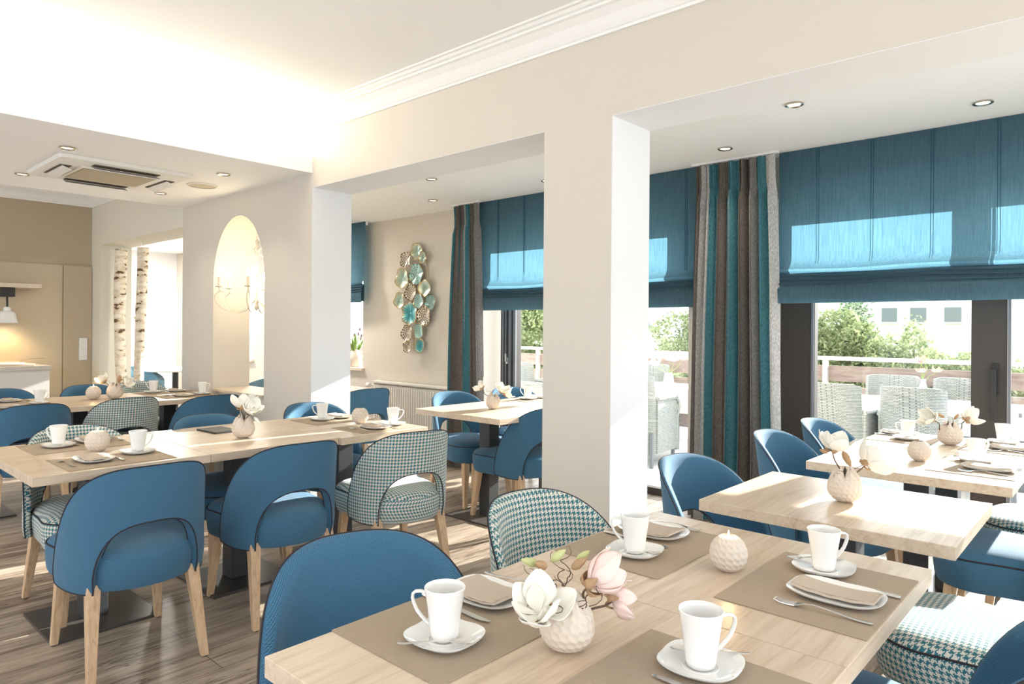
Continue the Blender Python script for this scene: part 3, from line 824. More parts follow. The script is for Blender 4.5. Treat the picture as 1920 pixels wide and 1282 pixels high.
# tufted armchairs
def tufted_mesh():
    n, r = 60, 30; vs = []; uv = []; fs = []
    W = 0.30
    def f(u, v):
        p = (u - 0.5) * radians(210)
        zt = 0.93 - 0.24 * abs(2 * u - 1) ** 2.2
        z = 0.36 + (zt - 0.36) * v
        gx, gz = (u - 0.5) * 1.1 / 0.13, z / 0.13
        k = abs(cos(pi * (gx + gz) / 2)) * abs(cos(pi * (gx - gz) / 2))
        d = 0.018 * (k ** 0.35) 
        return p, z, d
    for L in (0, 1):
        for i in range(n + 1):
            for j in range(r + 1):
                p, z, d = f(i / n, j / r)
                R = (W + d) if L == 0 else (W - 0.07 - d)
                lean = 0.10 * ((z - 0.36) / 0.57)
                vs.append((R * sin(p), -R * cos(p) - lean * max(0, cos(p)), z)); uv.append((p * W, z))
    m_ = r + 1
    for L in (0, 1):
        o = L * (n + 1) * m_
        for i in range(n):
            for j in range(r): fs.append((o + i*m_+j, o + (i+1)*m_+j, o + (i+1)*m_+j+1, o + i*m_+j+1))
    o = (n + 1) * m_
    bd = [(i, r) for i in range(n + 1)] + [(n, j) for j in range(r - 1, -1, -1)] + [(i, 0) for i in range(n - 1, -1, -1)] + [(0, j) for j in range(1, r)]
    for k in range(len(bd)):
        (a, b), (c, d) = bd[k], bd[(k + 1) % len(bd)]
        fs.append((a*m_+b, c*m_+d, o + c*m_+d, o + a*m_+b))
    return MB().add(vs, fs, uv).mesh('tufted_back', M_tuft)
TB = tufted_mesh()
TSEAT = MB().loft([[(a, b, z) for a, b in superel(0.25 - i_, 0.27 - i_, 3, 40)] for i_, z in ((0.02, 0.34), (0, 0.36), (0, 0.44), (0.02, 0.47), (0.08, 0.485))]).mesh('tufted_seat', M_tuft)
for (x, y, fc, lb) in ((-9.95, 3.55, 15, 'grey blue button tufted armchair below the hanging birch trunks'), (-7.60, 3.95, 200, 'blue tufted armchair glimpsed through the arched opening')):
    t = thing('tufted_armchair', lb, 'chair', (x, y, 0), radians(fc - 90), 'tufted armchairs in the far room')
    t.scale = (0.9, 0.9, 0.84)
    link('backrest', TB, t); link('seat', TSEAT, t)
    for lm, gm in LEGS: link('leg', lm, t)
rt = thing('round_table', 'round white table beyond the opening with the birch trunks', 'table', (-10.15, 4.05, 0))
link('tabletop', MB().lathe([(0.001, 0.70), (0.42, 0.70), (0.43, 0.71), (0.43, 0.725), (0.42, 0.735), (0.001, 0.735)], 40).mesh('rtop', M_white), rt)
link('post', MB().lathe([(0.04, 0.02), (0.04, 0.70)], 16).mesh('rpost', M_metal), rt); link('base_plate', MB().lathe([(0.24, 0), (0.24, 0.012)], 32).mesh('rbase', M_metal), rt)

# ================================================================== tables
TZ = 0.76
def table(x0, x1, y0, y1, label, group, bx=0.0, by=0.0):
    cx, cy = (x0 + x1) / 2, (y0 + y1) / 2; w, d = (x1 - x0) / 2 - 0.0008, (y1 - y0) / 2 - 0.0008
    t = thing('dining_table', label, 'table', (cx, cy, 0), 0, group)
    link('tabletop', boxm('tabletop', M_oak, ((-w, -d, TZ - 0.038), (w, d, TZ)), bevel=0.0022), t)
    link('post', boxm('post', M_metal, ((bx - 0.05, by - 0.05, 0.012), (bx + 0.05, by + 0.05, TZ - 0.044)), bevel=0.003), t)
    link('base_plate', boxm('base_plate', M_base, ((bx - 0.225, by - 0.22, 0), (bx + 0.225, by + 0.22, 0.013)), bevel=0.002), t)
    link('mounting_plate', boxm('mount', M_metal, ((bx - 0.16, by - 0.16, TZ - 0.0445), (bx + 0.16, by + 0.16, TZ - 0.0385))), t)
    return t
table(-1.15, -0.37, 0.615, 1.29, 'oak tabletop nearest the camera, with the vase of pink and white magnolias', 'foreground oak tables')
table(-1.15, -0.37, 1.29, 1.965, 'second oak table of the foreground pair, holding the lit candle', 'foreground oak tables')
table(-1.12, -0.36, 2.205, 2.86, 'bare sunlit oak table with only a magnolia vase', 'oak tables by the terrace doors')
table(-1.10, -0.34, 3.19, 3.86, 'oak table behind the bare one, with unlit round candle holder', 'oak tables by the terrace doors')
table(-1.10, -0.34, 3.86, 4.52, 'oak table pushed up to the sliding terrace doors', 'oak tables by the terrace doors')
table(-4.03, -3.13, 0.72, 1.41, 'left end module of the long oak table, laid for two', 'long oak table modules')
table(-4.03, -3.13, 1.41, 2.09, 'middle module of the long oak table, with magnolia vase and menu', 'long oak table modules')
table(-4.00, -3.10, 2.09, 2.75 - 0.065, 'right end module of the long oak table, near the pillar stub', 'long oak table modules')
table(-3.86, -3.02, 3.22, 3.90, 'sunlit oak table in the alcove with a small magnolia vase', 'oak tables by the left curtain')
table(-3.86, -3.02, 3.90, 4.55, 'oak table at the terrace door behind the pillar', 'oak tables by the left curtain')
table(-6.46, -5.62, 0.70, 1.36, 'left module of the back oak table at the photo edge', 'back oak table modules')
table(-6.46, -5.62, 1.36, 2.02, 'middle module of the back oak table with candle and magnolias', 'back oak table modules')
table(-6.46, -5.62, 2.02, 2.68, 'right module of the back oak table, butted against the arch wall', 'back oak table modules')
table(-5.95, -5.30, 3.3, 4.0, 'oak table standing in the alcove behind the arch wall', 'oak tables behind the arch wall')

# ================================================================== tableware
def cup_mesh():
    mb = MB()
    prof = [(0.001, 0.002), (0.022, 0.0), (0.0245, 0.002), (0.0262, 0.010), (0.0292, 0.035), (0.0335, 0.065), (0.0378, 0.092), (0.0388, 0.0962), (0.0375, 0.0975), (0.0360, 0.0962), (0.0345, 0.088), (0.0300, 0.055), (0.0255, 0.015), (0.022, 0.007), (0.001, 0.006)]
    mb.lathe(prof, 40)
    me = mb.mesh('cup', M_porc)
    hb = MB()
    pts = [(0.0345, 0, 0.083), (0.046, 0, 0.0855), (0.056, 0, 0.0845), (0.0615, 0, 0.080), (0.0625, 0, 0.073), (0.060, 0, 0.063), (0.054, 0, 0.050), (0.046, 0, 0.040), (0.0375, 0, 0.032), (0.0295, 0, 0.0265)]
    rings = []
    for i, p in enumerate(pts):
        a = Vector(pts[max(0, i - 1)]); b = Vector(pts[min(len(pts) - 1, i + 1)]); t = (b - a).normalized(); nrm = Vector((-t.z, 0, t.x))
        ring = []
        for k in range(10):
            w = 2 * pi * k / 10
            ring.append(Vector(p) + nrm * 0.0030 * cos(w) + Vector((0, 0.0058 * sin(w), 0)))
        rings.append(ring)
    hb.loft(rings)
    return me, hb.mesh('handle', M_porc)
CUP, HAN = cup_mesh()
def dish(a, b, n, h, well, name):
    """soft square dish with raised corners"""
    def ring(sc, z, lift=0.0):
        out = []
        for x, y in superel(a * sc, b * sc, n, 56):
            c = (abs(x * y) / (a * b)) ** 1.0
            out.append((x, y, z + lift * c * 2))
        return out
    R = [ring(0.45, 0.0), ring(0.58, 0.001), ring(0.85, h * 0.45, 0.001), ring(0.99, h, 0.002), ring(1.0, h + 0.0022, 0.002), ring(0.975, h + 0.002, 0.002), ring(0.84, h * 0.5 + 0.003, 0.001), ring(0.62, 0.0042), ring(0.4, 0.004)]
    mb = MB().loft(R)
    if well: mb.lathe([(well, 0.0042), (well + 0.001, 0.0056), (well + 0.003, 0.0058), (well + 0.0045, 0.0042)], 36, cap0=False, cap1=False)
    return mb.mesh(name, M_porc)
SAU = dish(0.070, 0.066, 3.0, 0.012, 0.028, 'saucer'); PLA = dish(0.098, 0.072, 3.2, 0.011, 0, 'plate')
SPL = dish(0.088, 0.088, 3.2, 0.011, 0, 'square_plate')
def napkin_mesh():
    n = 18; top = []; 
    rings = []
    for i in range(n + 1):
        x = -0.086 + 0.172 * i / n; zz = 0.0075 + 0.0075 * (abs(x) / 0.086) ** 2.2 + 0.0006 * sin(i * 1.3)
        rings.append([(x, -0.036, zz), (x, 0.036, zz + 0.0006), (x, 0.036, zz + 0.0042), (x, 0.0, zz + 0.0062), (x, -0.034, zz + 0.0046)])
    mb = MB().loft(rings)
    rings = []
    for i in range(n + 1):
        x = -0.080 + 0.160 * i / n; zz = 0.0125 + 0.0075 * (abs(x) / 0.086) ** 2.2
        rings.append([(x, -0.031, zz), (x, 0.034, zz), (x, 0.033, zz + 0.0022), (x, -0.031, zz + 0.0016)])
    mb.loft(rings)
    return mb.mesh('napkin', M_napkin, smooth=False)
NAP = napkin_mesh()
def strip(mb, path, th=0.0012):
    """flat ribbon: path of (x, halfwidth, z)"""
    R = []
    for x, w, z in path: R.append([(x, -w, z), (x, -w * 0.5, z - th * 0.7), (x, w * 0.5, z - th * 0.7), (x, w, z), (x, w * 0.5, z + th), (x, -w * 0.5, z + th)])
    mb.loft(R)
def spoon_mesh(s=1.0):
    mb = MB(); strip(mb, [(-0.066, 0.0030, 0.0035), (-0.062, 0.0046, 0.0032), (-0.05, 0.0044, 0.003), (-0.02, 0.0026, 0.005), (0.012, 0.0017, 0.0072), (0.030, 0.0022, 0.006), (0.036, 0.0045, 0.0045)])
    n = 18; vs = []; fs = []
    for j in range(6):
        for k in range(n):
            w = 2 * pi * k / n; q = j / 5
            vs.append((0.052 + 0.019 * q * cos(w) * (1.05 if cos(w) > 0 else 1.0), 0.0115 * q * sin(w), 0.0012 + 0.0045 * q ** 2.2))
    for j in range(5):
        for k in range(n): fs.append((j*n+k, j*n+(k+1) % n, (j+1)*n+(k+1) % n, (j+1)*n+k))
    off = [(x, y, z + 0.0010) for x, y, z in vs]
    mb.add(vs, [f[::-1] for f in fs]); mb.add(off, fs)
    o = 5 * n
    mb.add([vs[o + k] for k in range(n)] + [off[o + k] for k in range(n)], [(k, (k + 1) % n, n + (k + 1) % n, n + k) for k in range(n)])
    return mb.mesh('spoon', M_chrome)
def fork_mesh():
    mb = MB(); strip(mb, [(-0.098, 0.0035, 0.004), (-0.092, 0.0060, 0.0035), (-0.07, 0.0056, 0.0032), (-0.03, 0.0032, 0.007), (0.015, 0.0022, 0.011), (0.034, 0.0030, 0.009), (0.044, 0.0088, 0.006), (0.054, 0.0112, 0.0035)])
    for k in range(4):
        y = -0.0093 + k * 0.0062
        mb.tube([(0.052, y, 0.0038), (0.066, y, 0.0028), (0.082, y, 0.0032), (0.096, y * 0.97, 0.0070)], [0.0019, 0.0017, 0.0014, 0.0008], 6)
    return mb.mesh('fork', M_chrome)
def knife_mesh():
    hb = MB(); strip(hb, [(-0.105, 0.0042, 0.004), (-0.100, 0.0068, 0.004), (-0.06, 0.0062, 0.004), (-0.015, 0.0044, 0.004), (-0.005, 0.0046, 0.004)], 0.0028)
    bb = MB(); R = []
    for x, y0, y1 in [(-0.006, -0.0045, 0.0045), (0.02, -0.0075, 0.0050), (0.06, -0.0085, 0.0052), (0.085, -0.0070, 0.0052), (0.100, -0.001, 0.0048), (0.104, 0.0038, 0.0045)]:
        R.append([(x, y0, 0.0038), (x, y1, 0.0030), (x, y1, 0.0046), (x, y0, 0.0042)])
    bb.loft(R)
    return hb.mesh('knife_handle', M_chrome), bb.mesh('knife_blade', M_chrome)
SPO, FOR, (KNH, KNB) = spoon_mesh(), fork_mesh(), knife_mesh()

def placemat(cx, cy, lab, w=0.155, d=0.21):
    o = link('placemat', boxm('placemat', M_mat, ((-w, -d, 0), (w, d, 0.0022)), bevel=0.0006), None, (cx, cy, TZ + 0.0004))
    tag(o, 'taupe woven placemat ' + lab, 'placemat', 'taupe placemats')
MZ = TZ + 0.0030
def setting(mat, plate, cup, lab, flip=False, what='PNFKCS', ch=0.0, sp=0.0, plate_kind='long', spoff=(0.0, -0.045), mw=0.155, md=0.21, nap='flat'):
    """mat/plate/cup: (x, y). flip: the guest sits on the -X side.  ch: handle angle in degrees"""
    a = pi if flip else 0.0; s = -1 if flip else 1
    if mat: placemat(mat[0], mat[1], lab, mw, md)
    z = MZ if mat else TZ + 0.001
    if 'P' in what:
        o = link('plate', PLA if plate_kind == 'long' else SPL, None, (plate[0], plate[1], z), (0, 0, a)); tag(o, 'white soft cornered plate ' + lab, 'plate', 'white plates')
    if 'N' in what:
        o = link('napkin', NAP, None, (plate[0], plate[1], z + 0.0015), (0, 0, a)); o.scale = (0.85, 1.45, 1) if nap == 'wide' else (1, 1, 1); tag(o, 'folded taupe napkin ' + lab, 'napkin', 'taupe napkins')
    if 'F' in what:
        o = link('fork', FOR, None, (plate[0] + 0.004 * s, plate[1] - 0.105 * s, z), (0, 0, a + pi + 0.04)); tag(o, 'steel fork ' + lab, 'fork', 'steel forks')
    if 'K' in what:
        t = thing('knife', 'steel table knife ' + lab, 'knife', (plate[0] + 0.003 * s, plate[1] + 0.09 * s, z), a + pi - 0.03, 'steel knives')
        link('handle', KNH, t); link('blade', KNB, t)
    if 'C' in what:
        o = link('saucer', SAU, None, (cup[0], cup[1], z), (0, 0, a + 0.15)); tag(o, 'white rounded saucer ' + lab, 'saucer', 'white saucers')
        t = thing('coffee_cup', 'tall white coffee cup ' + lab, 'cup', (cup[0], cup[1], z + 0.0055), radians(ch), 'white coffee cups')
        link('cup_body', CUP, t); link('handle', HAN, t)
    if 'S' in what:
        o = link('teaspoon', SPO, None, (cup[0] + spoff[0], cup[1] + spoff[1], z + 0.0125), (0, radians(1.0), radians(sp))); tag(o, 'small steel teaspoon ' + lab, 'spoon', 'steel teaspoons')

A = 42.2  # the photo's left-right axis, degrees from +X
setting((-0.995, 0.965), (-1.045, 1.075), (-0.955, 0.872), 'on the mat before the large front blue chair', True, ch=A + 172, sp=A + 3, spoff=(0.018, -0.042), nap='wide')
setting((-0.545, 0.975), (-0.50, 0.93), (-0.555, 1.105), 'at the bottom centre of the photo', False, ch=A + 8, sp=A - 188, what='FKCS', spoff=(0.0, 0.04))
setting((-0.985, 1.64), (-1.02, 1.735), (-0.965, 1.548), 'in front of the houndstooth chair by the pillar', True, ch=A + 165, sp=A + 0, spoff=(0.02, -0.042), nap='wide')
setting((-0.53, 1.632), (-0.485, 1.600), (-0.560, 1.755), 'at the right edge of the foreground table', False, ch=A + 10, sp=A + 175, spoff=(-0.028, 0.032))
# table by the terrace doors
setting((-0.505, 3.55), (-0.46, 3.52), (-0.53, 3.70), 'right of the unlit candle holder on the window table', False, ch=A + 8, sp=A + 170, spoff=(-0.03, 0.02))
setting((-0.50, 4.24), (-0.45, 4.20), (-0.51, 4.39), 'far right against the dark door frame', False, ch=A + 8, sp=A + 170)
setting((-0.935, 4.26), (-0.99, 4.37), (-0.91, 4.19), 'at the far left corner by the terrace doors', True, ch=A + 175, sp=A)
# long left table
setting((-3.32, 1.06), (-3.33, 0.99), (-3.38, 1.185), 'before the frontmost blue chair of the long table', False, ch=A + 8, sp=A + 10, mw=0.165, nap='x')
setting((-3.82, 1.06), (-3.88, 1.15), (-3.82, 0.985), 'before the tucked in houndstooth chair of the long table', True, ch=A + 172, sp=A, mw=0.165)
setting((-3.29, 2.46), (-3.26, 2.42), (-3.29, 2.575), 'before the houndstooth chair at the right end of the long table', False, ch=A + 8, sp=A)
setting((-3.75, 2.46), (-3.80, 2.54), (-3.77, 2.395), 'before the blue chair by the pillar stub', True, ch=A + 175, sp=A)
# door table
setting((-3.70, 4.32), (-3.72, 4.43), (-3.70, 4.28), 'by the terrace door beside the pillar edge', True, ch=A + 175, sp=A)
# back table
setting((-5.88, 1.29), (-5.82, 1.20), (-5.98, 1.42), 'on the near side of the back table at the photo edge', False, ch=A + 5, sp=A, what='PNCKS')
setting((-6.27, 1.22), (-6.29, 1.30), (-6.26, 1.12), 'on the far side of the back table at the photo edge', True, ch=A + 175, sp=A, what='PNFCS')
setting((-5.87, 2.42), (-5.86, 2.40), (-5.88, 2.57), 'before the dark blue chair of the back table', False, ch=A + 5, sp=A)
setting((-6.27, 2.40), (-6.30, 2.52), (-6.30, 2.33), 'before the far houndstooth chair of the back table', True, ch=A + 175, sp=A)
# menu folder
mn = thing('menu_folder', 'thin dark menu folder lying left of the magnolia vase on the long table', 'menu', (-3.80, 1.75, TZ + 0.0005), radians(4))
link('cover', boxm('menu', M_black, ((-0.10, -0.07, 0), (0.10, 0.07, 0.003)), ((-0.10, -0.07, 0.006), (0.10, 0.07, 0.009)), ((-0.10, -0.072, 0), (0.10, -0.067, 0.009))), mn)
link('pages', boxm('pages', M_white, ((-0.097, -0.066, 0.003), (0.097, 0.068, 0.006))), mn)

# ---- honeycomb stoneware
def hexfield(u, v, cols, rows):
    """distance based dimples on a staggered lattice; u, v in cells"""
    best = 9
    j0 = math.floor(v)
    for j in (j0 - 1, j0, j0 + 1, j0 + 2):
        off = 0.5 * (j % 2)
        i = round(u - off)
        for ii in (i - 1, i, i + 1):
            d = ((u - ii - off) * 1.0) ** 2 + ((v - j) * 0.87) ** 2
            if d < best: best = d
    return sqrt(best)
def honey(prof, name, cols=15, cell=None, n=120, depth=0.0022, jag=None, skew=0.0, inner=True):
    """prof: function t->(r, z), t in 0..1 from base to rim"""
    m_ = 56; vs = []; fs = []
    rmax = max(prof(t / 40)[0] for t in range(41)); cs = 2 * pi * rmax / cols
    ls = [0]; pr = [prof(j / m_) for j in range(m_ + 1)]
    for j in range(1, m_ + 1): ls.append(ls[-1] + sqrt((pr[j][0] - pr[j - 1][0]) ** 2 + (pr[j][1] - pr[j - 1][1]) ** 2))
    for j in range(m_ + 1):
        r, z = pr[j]
        for i in range(n):
            a = 2 * pi * i / n
            d = hexfield(i / n * cols + skew * ls[j] / cs, ls[j] / (cs * 0.87), cols, 0)
            dd = depth * (1 - min(1, d / 0.56) ** 2)
            if j < 2: dd = 0
            zz = z
            if jag:
                k = jag(a); t = max(0, (j / m_ - 0.62) / 0.38)
                zz = z + k * t
            vs.append(((r - dd) * cos(a), (r - dd) * sin(a), zz))
    for j in range(m_):
        for i in range(n):
            k = (i + 1) % n; fs.append((j*n+i, j*n+k, (j+1)*n+k, (j+1)*n+i))
    fs.append(tuple(range(n - 1, -1, -1)))
    # inside
    base = m_ * n; o = len(vs); ins = 6
    for q in range(1, ins + 1):
        jj = m_ - q * 4; 
        for i in range(n):
            p = vs[jj * n + i] if q > 1 else vs[(m_ - 1) * n + i]
            L = sqrt(p[0] ** 2 + p[1] ** 2); s_ = (L - 0.0035) / L
            vs.append((p[0] * s_, p[1] * s_, p[2] + 0.001))
    prev = base
    for q in range(ins):
        cur = o + q * n
        for i in range(n):
            k = (i + 1) % n; fs.append((prev + i, prev + k, cur + k, cur + i))
        prev = cur
    fs.append(tuple(prev + i for i in range(n)))
    return MB().add(vs, fs).mesh(name, M_stone, fixn=True)
def egg(t, R=0.051, H=0.096, rt=0.020):
    # flat small foot, full belly low down, closing to a narrow mouth
    a = -0.42 * pi + t * (0.42 * pi + 0.405 * pi)
    z = H * 0.46 * (1 + sin(a) / sin(0.42 * pi)) * (0.93 if a < 0 else 1.0)
    return (R * cos(a) ** 0.86 if cos(a) > 0 else rt, z if a < 0 else H * 0.46 * 0.93 + H * 0.60 * sin(a))
JP = [0.4, 1.5, 2.3, 3.3, 4.1, 5.2]
def jag(a):
    w = (a * 5 / (2 * pi)) % 1.0
    tri = 1 - abs(2 * w - 1) 
    return (tri - 0.62) * 0.030
VASE = honey(lambda t: egg(t), 'egg_vase', cols=19, n=152, depth=0.0034, jag=jag, skew=0.35)
def ball(t, R=0.046, H=0.086):
    a = -0.40 * pi + t * 0.775 * pi
    return (R * cos(a) ** 0.9, H / 2 * (1 + sin(a) / sin(0.40 * pi)))
HOLD = honey(lambda t: ball(t), 'candle_holder', cols=16, n=144, skew=0.5, depth=0.0036)
WAX = MB().lathe([(0.0165, 0.060), (0.0172, 0.0815), (0.0165, 0.0820), (0.001, 0.0812)], 24).mesh('wax', M_wax)
FLM = MB().lathe([(0.0006, 0.082), (0.0026, 0.0855), (0.0028, 0.0885), (0.0014, 0.0945), (0.0003, 0.099)], 10).mesh('flame', M_flame)
def vase(x, y, label, s=1.0, rz=0.0):
    t = link('vase', VASE, None, (x, y, TZ + 0.0006), (0, 0, rz)); t.scale = (s, s, s)
    return tag(t, label, 'vase', 'honeycomb egg vases')
def candle(x, y, label, lit=True, s=1.0, rot=(0, 0, 0), dz=0.0):
    t = link('candle_holder', HOLD, None, (x, y, TZ + 0.0006 + dz), rot); t.scale = (s, s, s)
    tag(t, label, 'candle holder', 'honeycomb candle holders')
    if lit:
        c = thing('tealight', 'burning tealight inside the ' + label.replace('honeycomb ', ''), 'candle', (x, y, TZ + 0.0006), 0, 'burning tealights'); c.scale = (s, s, s)
        link('wax', WAX, c); link('flame', FLM, c)
        lamp('tealight_lamp', 'POINT', (0, 0, 0.098), 0.25, (1, 0.65, 0.3), shadow_soft_size=0.008).parent = c
candle(-0.735, 1.605, 'round honeycomb candle holder in the middle of the foreground table')
candle(-3.565, 1.075, 'round honeycomb candle holder between the cups of the long table', s=1.15)
candle(-3.49, 2.48, 'angular honeycomb candle holder at the right end of the long table', lit=False, s=1.12)
candle(-0.725, 3.56, 'unlit round honeycomb candle holder on the window table', lit=False, s=1.05)
candle(-6.07, 1.80, 'round honeycomb candle holder on the back table', s=1.2)
vase(-0.772, 1.008, 'honeycomb egg vase with pink and white magnolias, nearest the camera', 1.02, 2.7)
vase(-0.74, 2.53, 'honeycomb egg vase alone on the bare sunlit table', 1.12, 1.2)
vase(-0.71, 4.17, 'honeycomb egg vase close to the terrace door handle', 1.15, 0.4)
vase(-3.475, 1.735, 'honeycomb egg vase in the middle of the long table', 1.15, 2.2)
vase(-3.44, 3.60, 'cream egg vase on the sunlit table by the left curtain', 1.1, 0.9)
vase(-6.03, 1.94, 'honeycomb egg vase on the back table beside the candle', 1.2, 0.2)

# ---- magnolias
def petal(L=0.055, W=0.040, curl=0.5, cup=0.35):
    n, m_ = 10, 8; vs = []; fs = []
    for i in range(n + 1):
        t = i / n; w = W * 0.5 * (sin(pi * min(1, 0.12 + t * 0.86)) ** 0.7) * (0.35 + 0.65 * min(1, t * 2.2))
        for j in range(m_ + 1):
            s_ = 2 * j / m_ - 1
            y = s_ * w; z = L * (curl * t ** 1.7) + cup * abs(s_) ** 2 * w - 0.012 * sin(pi * t) + 0.0015 * sin(s_ * 7 + t * 5)
            vs.append((L * t, y, z))
    for i in range(n):
        for j in range(m_): a = i * (m_ + 1) + j; fs.append((a, a + 1, a + m_ + 2, a + m_ + 1))
    return vs, fs
def blossom_mesh(name, mat, petals=7, open_=0.6, size=1.0, seed=1, outer=None):
    rnd = random.Random(seed); mb = MB()
    no = petals - 2
    for k in range(petals):
        inner = k >= no
        L = 0.058 * size * rnd.uniform(0.9, 1.12) * (0.68 if inner else 1); W = 0.052 * size * rnd.uniform(0.9, 1.15) * (0.62 if inner else 1)
        vs, fs = petal(L, W, rnd.uniform(0.15, 0.45) if not inner else 0.15, 0.30)
        el = (open_ * 1.45 if inner else open_ * 0.62) + rnd.uniform(-0.22, 0.22)
        az = (2 * pi * k / no if not inner else 2 * pi * (k - no) / 2 + 0.6) + rnd.uniform(-0.25, 0.25)
        R = Matrix.Rotation(az, 3, 'Z') @ Matrix.Rotation(-el, 3, 'Y')
        mb.add([R @ Vector(v) for v in vs], fs)
    return mb.mesh(name, mat, fixn=False)
def twig(p0, p1, r0=0.0022, r1=0.0011, wob=0.008, rnd=random, n=9):
    n = 13; a, b = Vector(p0), Vector(p1); pts = []; rr = []; q = [rnd.uniform(0, 6) for _ in range(3)]
    for i in range(n):
        t = i / (n - 1); p = a.lerp(b, t) + Vector((sin(t * 8 + q[0]) , sin(t * 7 + q[1]), 0.5 * sin(t * 9 + q[2]))) * wob * sin(pi * t)
        pts.append(p); rr.append(r0 + (r1 - r0) * t)
    return pts, rr
def solid(o, th=0.0009):
    md = o.modifiers.new('thickness', 'SOLIDIFY'); md.thickness = th; md.offset = 0
def magnolia(x, y, label, blooms, seed=1, extra=0, s=1.0, big=0.095):
    """blooms: (right, toward camera, up, mesh size, pink?, tilt) in metres from the vase mouth"""
    rnd = random.Random(seed)
    t = thing('magnolia_spray', label, 'flowers', (x, y, TZ + 0.062 * s), radians(A), 'magnolia sprays')
    for k, (dx, dy, dz, sz, pink, el, az) in enumerate(blooms):
        b = link('blossom', blossom_mesh('blossom', M_pink if pink else M_petal, 8 if not pink else 7, open_=1.25 if pink else 0.72, size=sz, seed=seed * 10 + k), t, (dx, dy, dz), (0, radians(el), radians(az)))
        solid(b)
        pts, rr = twig((0.004 * dx, 0, -0.03), (dx, dy, dz), wob=0.010, rnd=rnd, r0=0.003, r1=0.0022)
        sm_ = MB().tube(pts, rr, 6).mesh('stem', M_stem); link('stem', sm_, t)
        cm = MB()
        for q in range(3):
            vs, fs = petal(0.026 * sz, 0.017 * sz, 0.3, 0.6); R = Matrix.Rotation(q * 2.1, 3, 'Z') @ Matrix.Rotation(-0.35, 3, 'Y')
            cm.add([R @ Vector(v) + Vector((0, 0, -0.006)) for v in vs], fs)
        c = link('sepal', cm.mesh('sepal', M_bud, fixn=False), b); solid(c)
    for k in range(extra):
        az = rnd.uniform(0, 2 * pi); h = rnd.uniform(0.03, 0.11); q = rnd.uniform(0.03, 0.09)
        mid = (cos(az) * q * 0.4, sin(az) * q * 0.4, h * 0.55); end = (cos(az) * q, sin(az) * q, h)
        pts, rr = twig((0, 0, -0.02), mid, 0.0016, 0.0012, 0.012, rnd, 7); p2, r2_ = twig(mid, end, 0.0012, 0.0005, 0.014, rnd, 7)
        link('twig', MB().tube(pts + p2[1:], rr + r2_[1:], 5).mesh('twig', M_stem), t)
    return t
def bud(t, loc, rot, mat=None, L=0.034, R=0.008):
    link('bud', MB().lathe([(0.001, 0), (R * 0.7, L * 0.15), (R, L * 0.4), (R * 0.75, L * 0.72), (R * 0.25, L * 0.95), (0.0005, L)], 14).mesh('bud', mat or M_bud), t, loc, rot)
t = magnolia(-0.772, 1.008, 'large spray of one white and one pink magnolia, nearest the camera', [(-0.052, -0.045, 0.022, 1.15, False, 30, -100), (0.040, -0.01, 0.060, 1.25, True, 62, 10), (0.088, 0.03, 0.018, 0.8, True, 95, 5)], 3, extra=14)
for L_, R_, mt in (((-0.052, 0.015, 0.088), (0, -1.25, 0.2), M_budgreen), ((-0.038, 0.01, 0.085), (0.3, -1.1, 0.5), M_bud), ((-0.03, 0.02, 0.092), (0.2, 0.9, 0.3), M_budgreen), ((0.008, 0.01, 0.082), (0.2, 0.9, 0), M_bud), ((0.018, 0.03, 0.086), (0.1, 0.8, 0), M_budgreen)):
    bud(t, L_, R_, mt, 0.036, 0.0085)
t = magnolia(-0.74, 2.53, 'pair of white magnolias on bent brown stems above the bare table', [(-0.045, 0.0, 0.110, 1.25, False, -20, 160), (0.065, -0.01, 0.062, 1.45, False, 55, -10)], 5, extra=3, s=1.12)
bud(t, (-0.008, 0, 0.105), (0.1, 2.7, 0), M_bud, 0.06, 0.012); bud(t, (-0.06, 0, 0.098), (0, -1.2, 0), M_bud, 0.03, 0.008)
t = magnolia(-0.71, 4.17, 'white magnolia spray near the terrace door handle', [(-0.095, 0, 0.062, 1.2, False, -60, 0), (0.085, 0, 0.06, 1.25, False, 55, 0)], 8, extra=5, s=1.15)
bud(t, (-0.03, 0, 0.07), (0.2, -1.1, 0), M_bud, 0.05, 0.009); bud(t, (0.02, 0, 0.06), (0.1, 0.6, 0), M_bud, 0.04, 0.009)
t = magnolia(-3.475, 1.735, 'full white magnolia bloom in the middle of the long table', [(-0.01, 0, 0.085, 1.45, False, -8, -60), (0.045, -0.02, 0.072, 1.2, False, 40, -30), (0.02, 0.02, 0.10, 1.1, False, 10, 40)], 12, extra=2, s=1.15)
bud(t, (0.055, 0, 0.04), (0.1, 2.4, 0), M_petal, 0.05, 0.009)
t = magnolia(-3.44, 3.60, 'white magnolias with thin twigs by the left striped curtain', [(-0.085, 0, 0.085, 1.25, False, -50, 0), (0.055, 0, 0.055, 1.35, False, 30, 0), (0.085, 0.03, 0.035, 1.1, False, 60, 0)], 15, extra=7, s=1.1)
t = magnolia(-6.03, 1.94, 'magnolias with a brown seed pod on the back table', [(-0.085, 0, 0.06, 1.35, False, -45, 0), (0.085, 0, 0.045, 1.2, False, 60, 0)], 18, extra=3, s=1.2)
bud(t, (0.03, 0, 0.05), (0.1, 0.2, 0), M_bud, 0.07, 0.018)

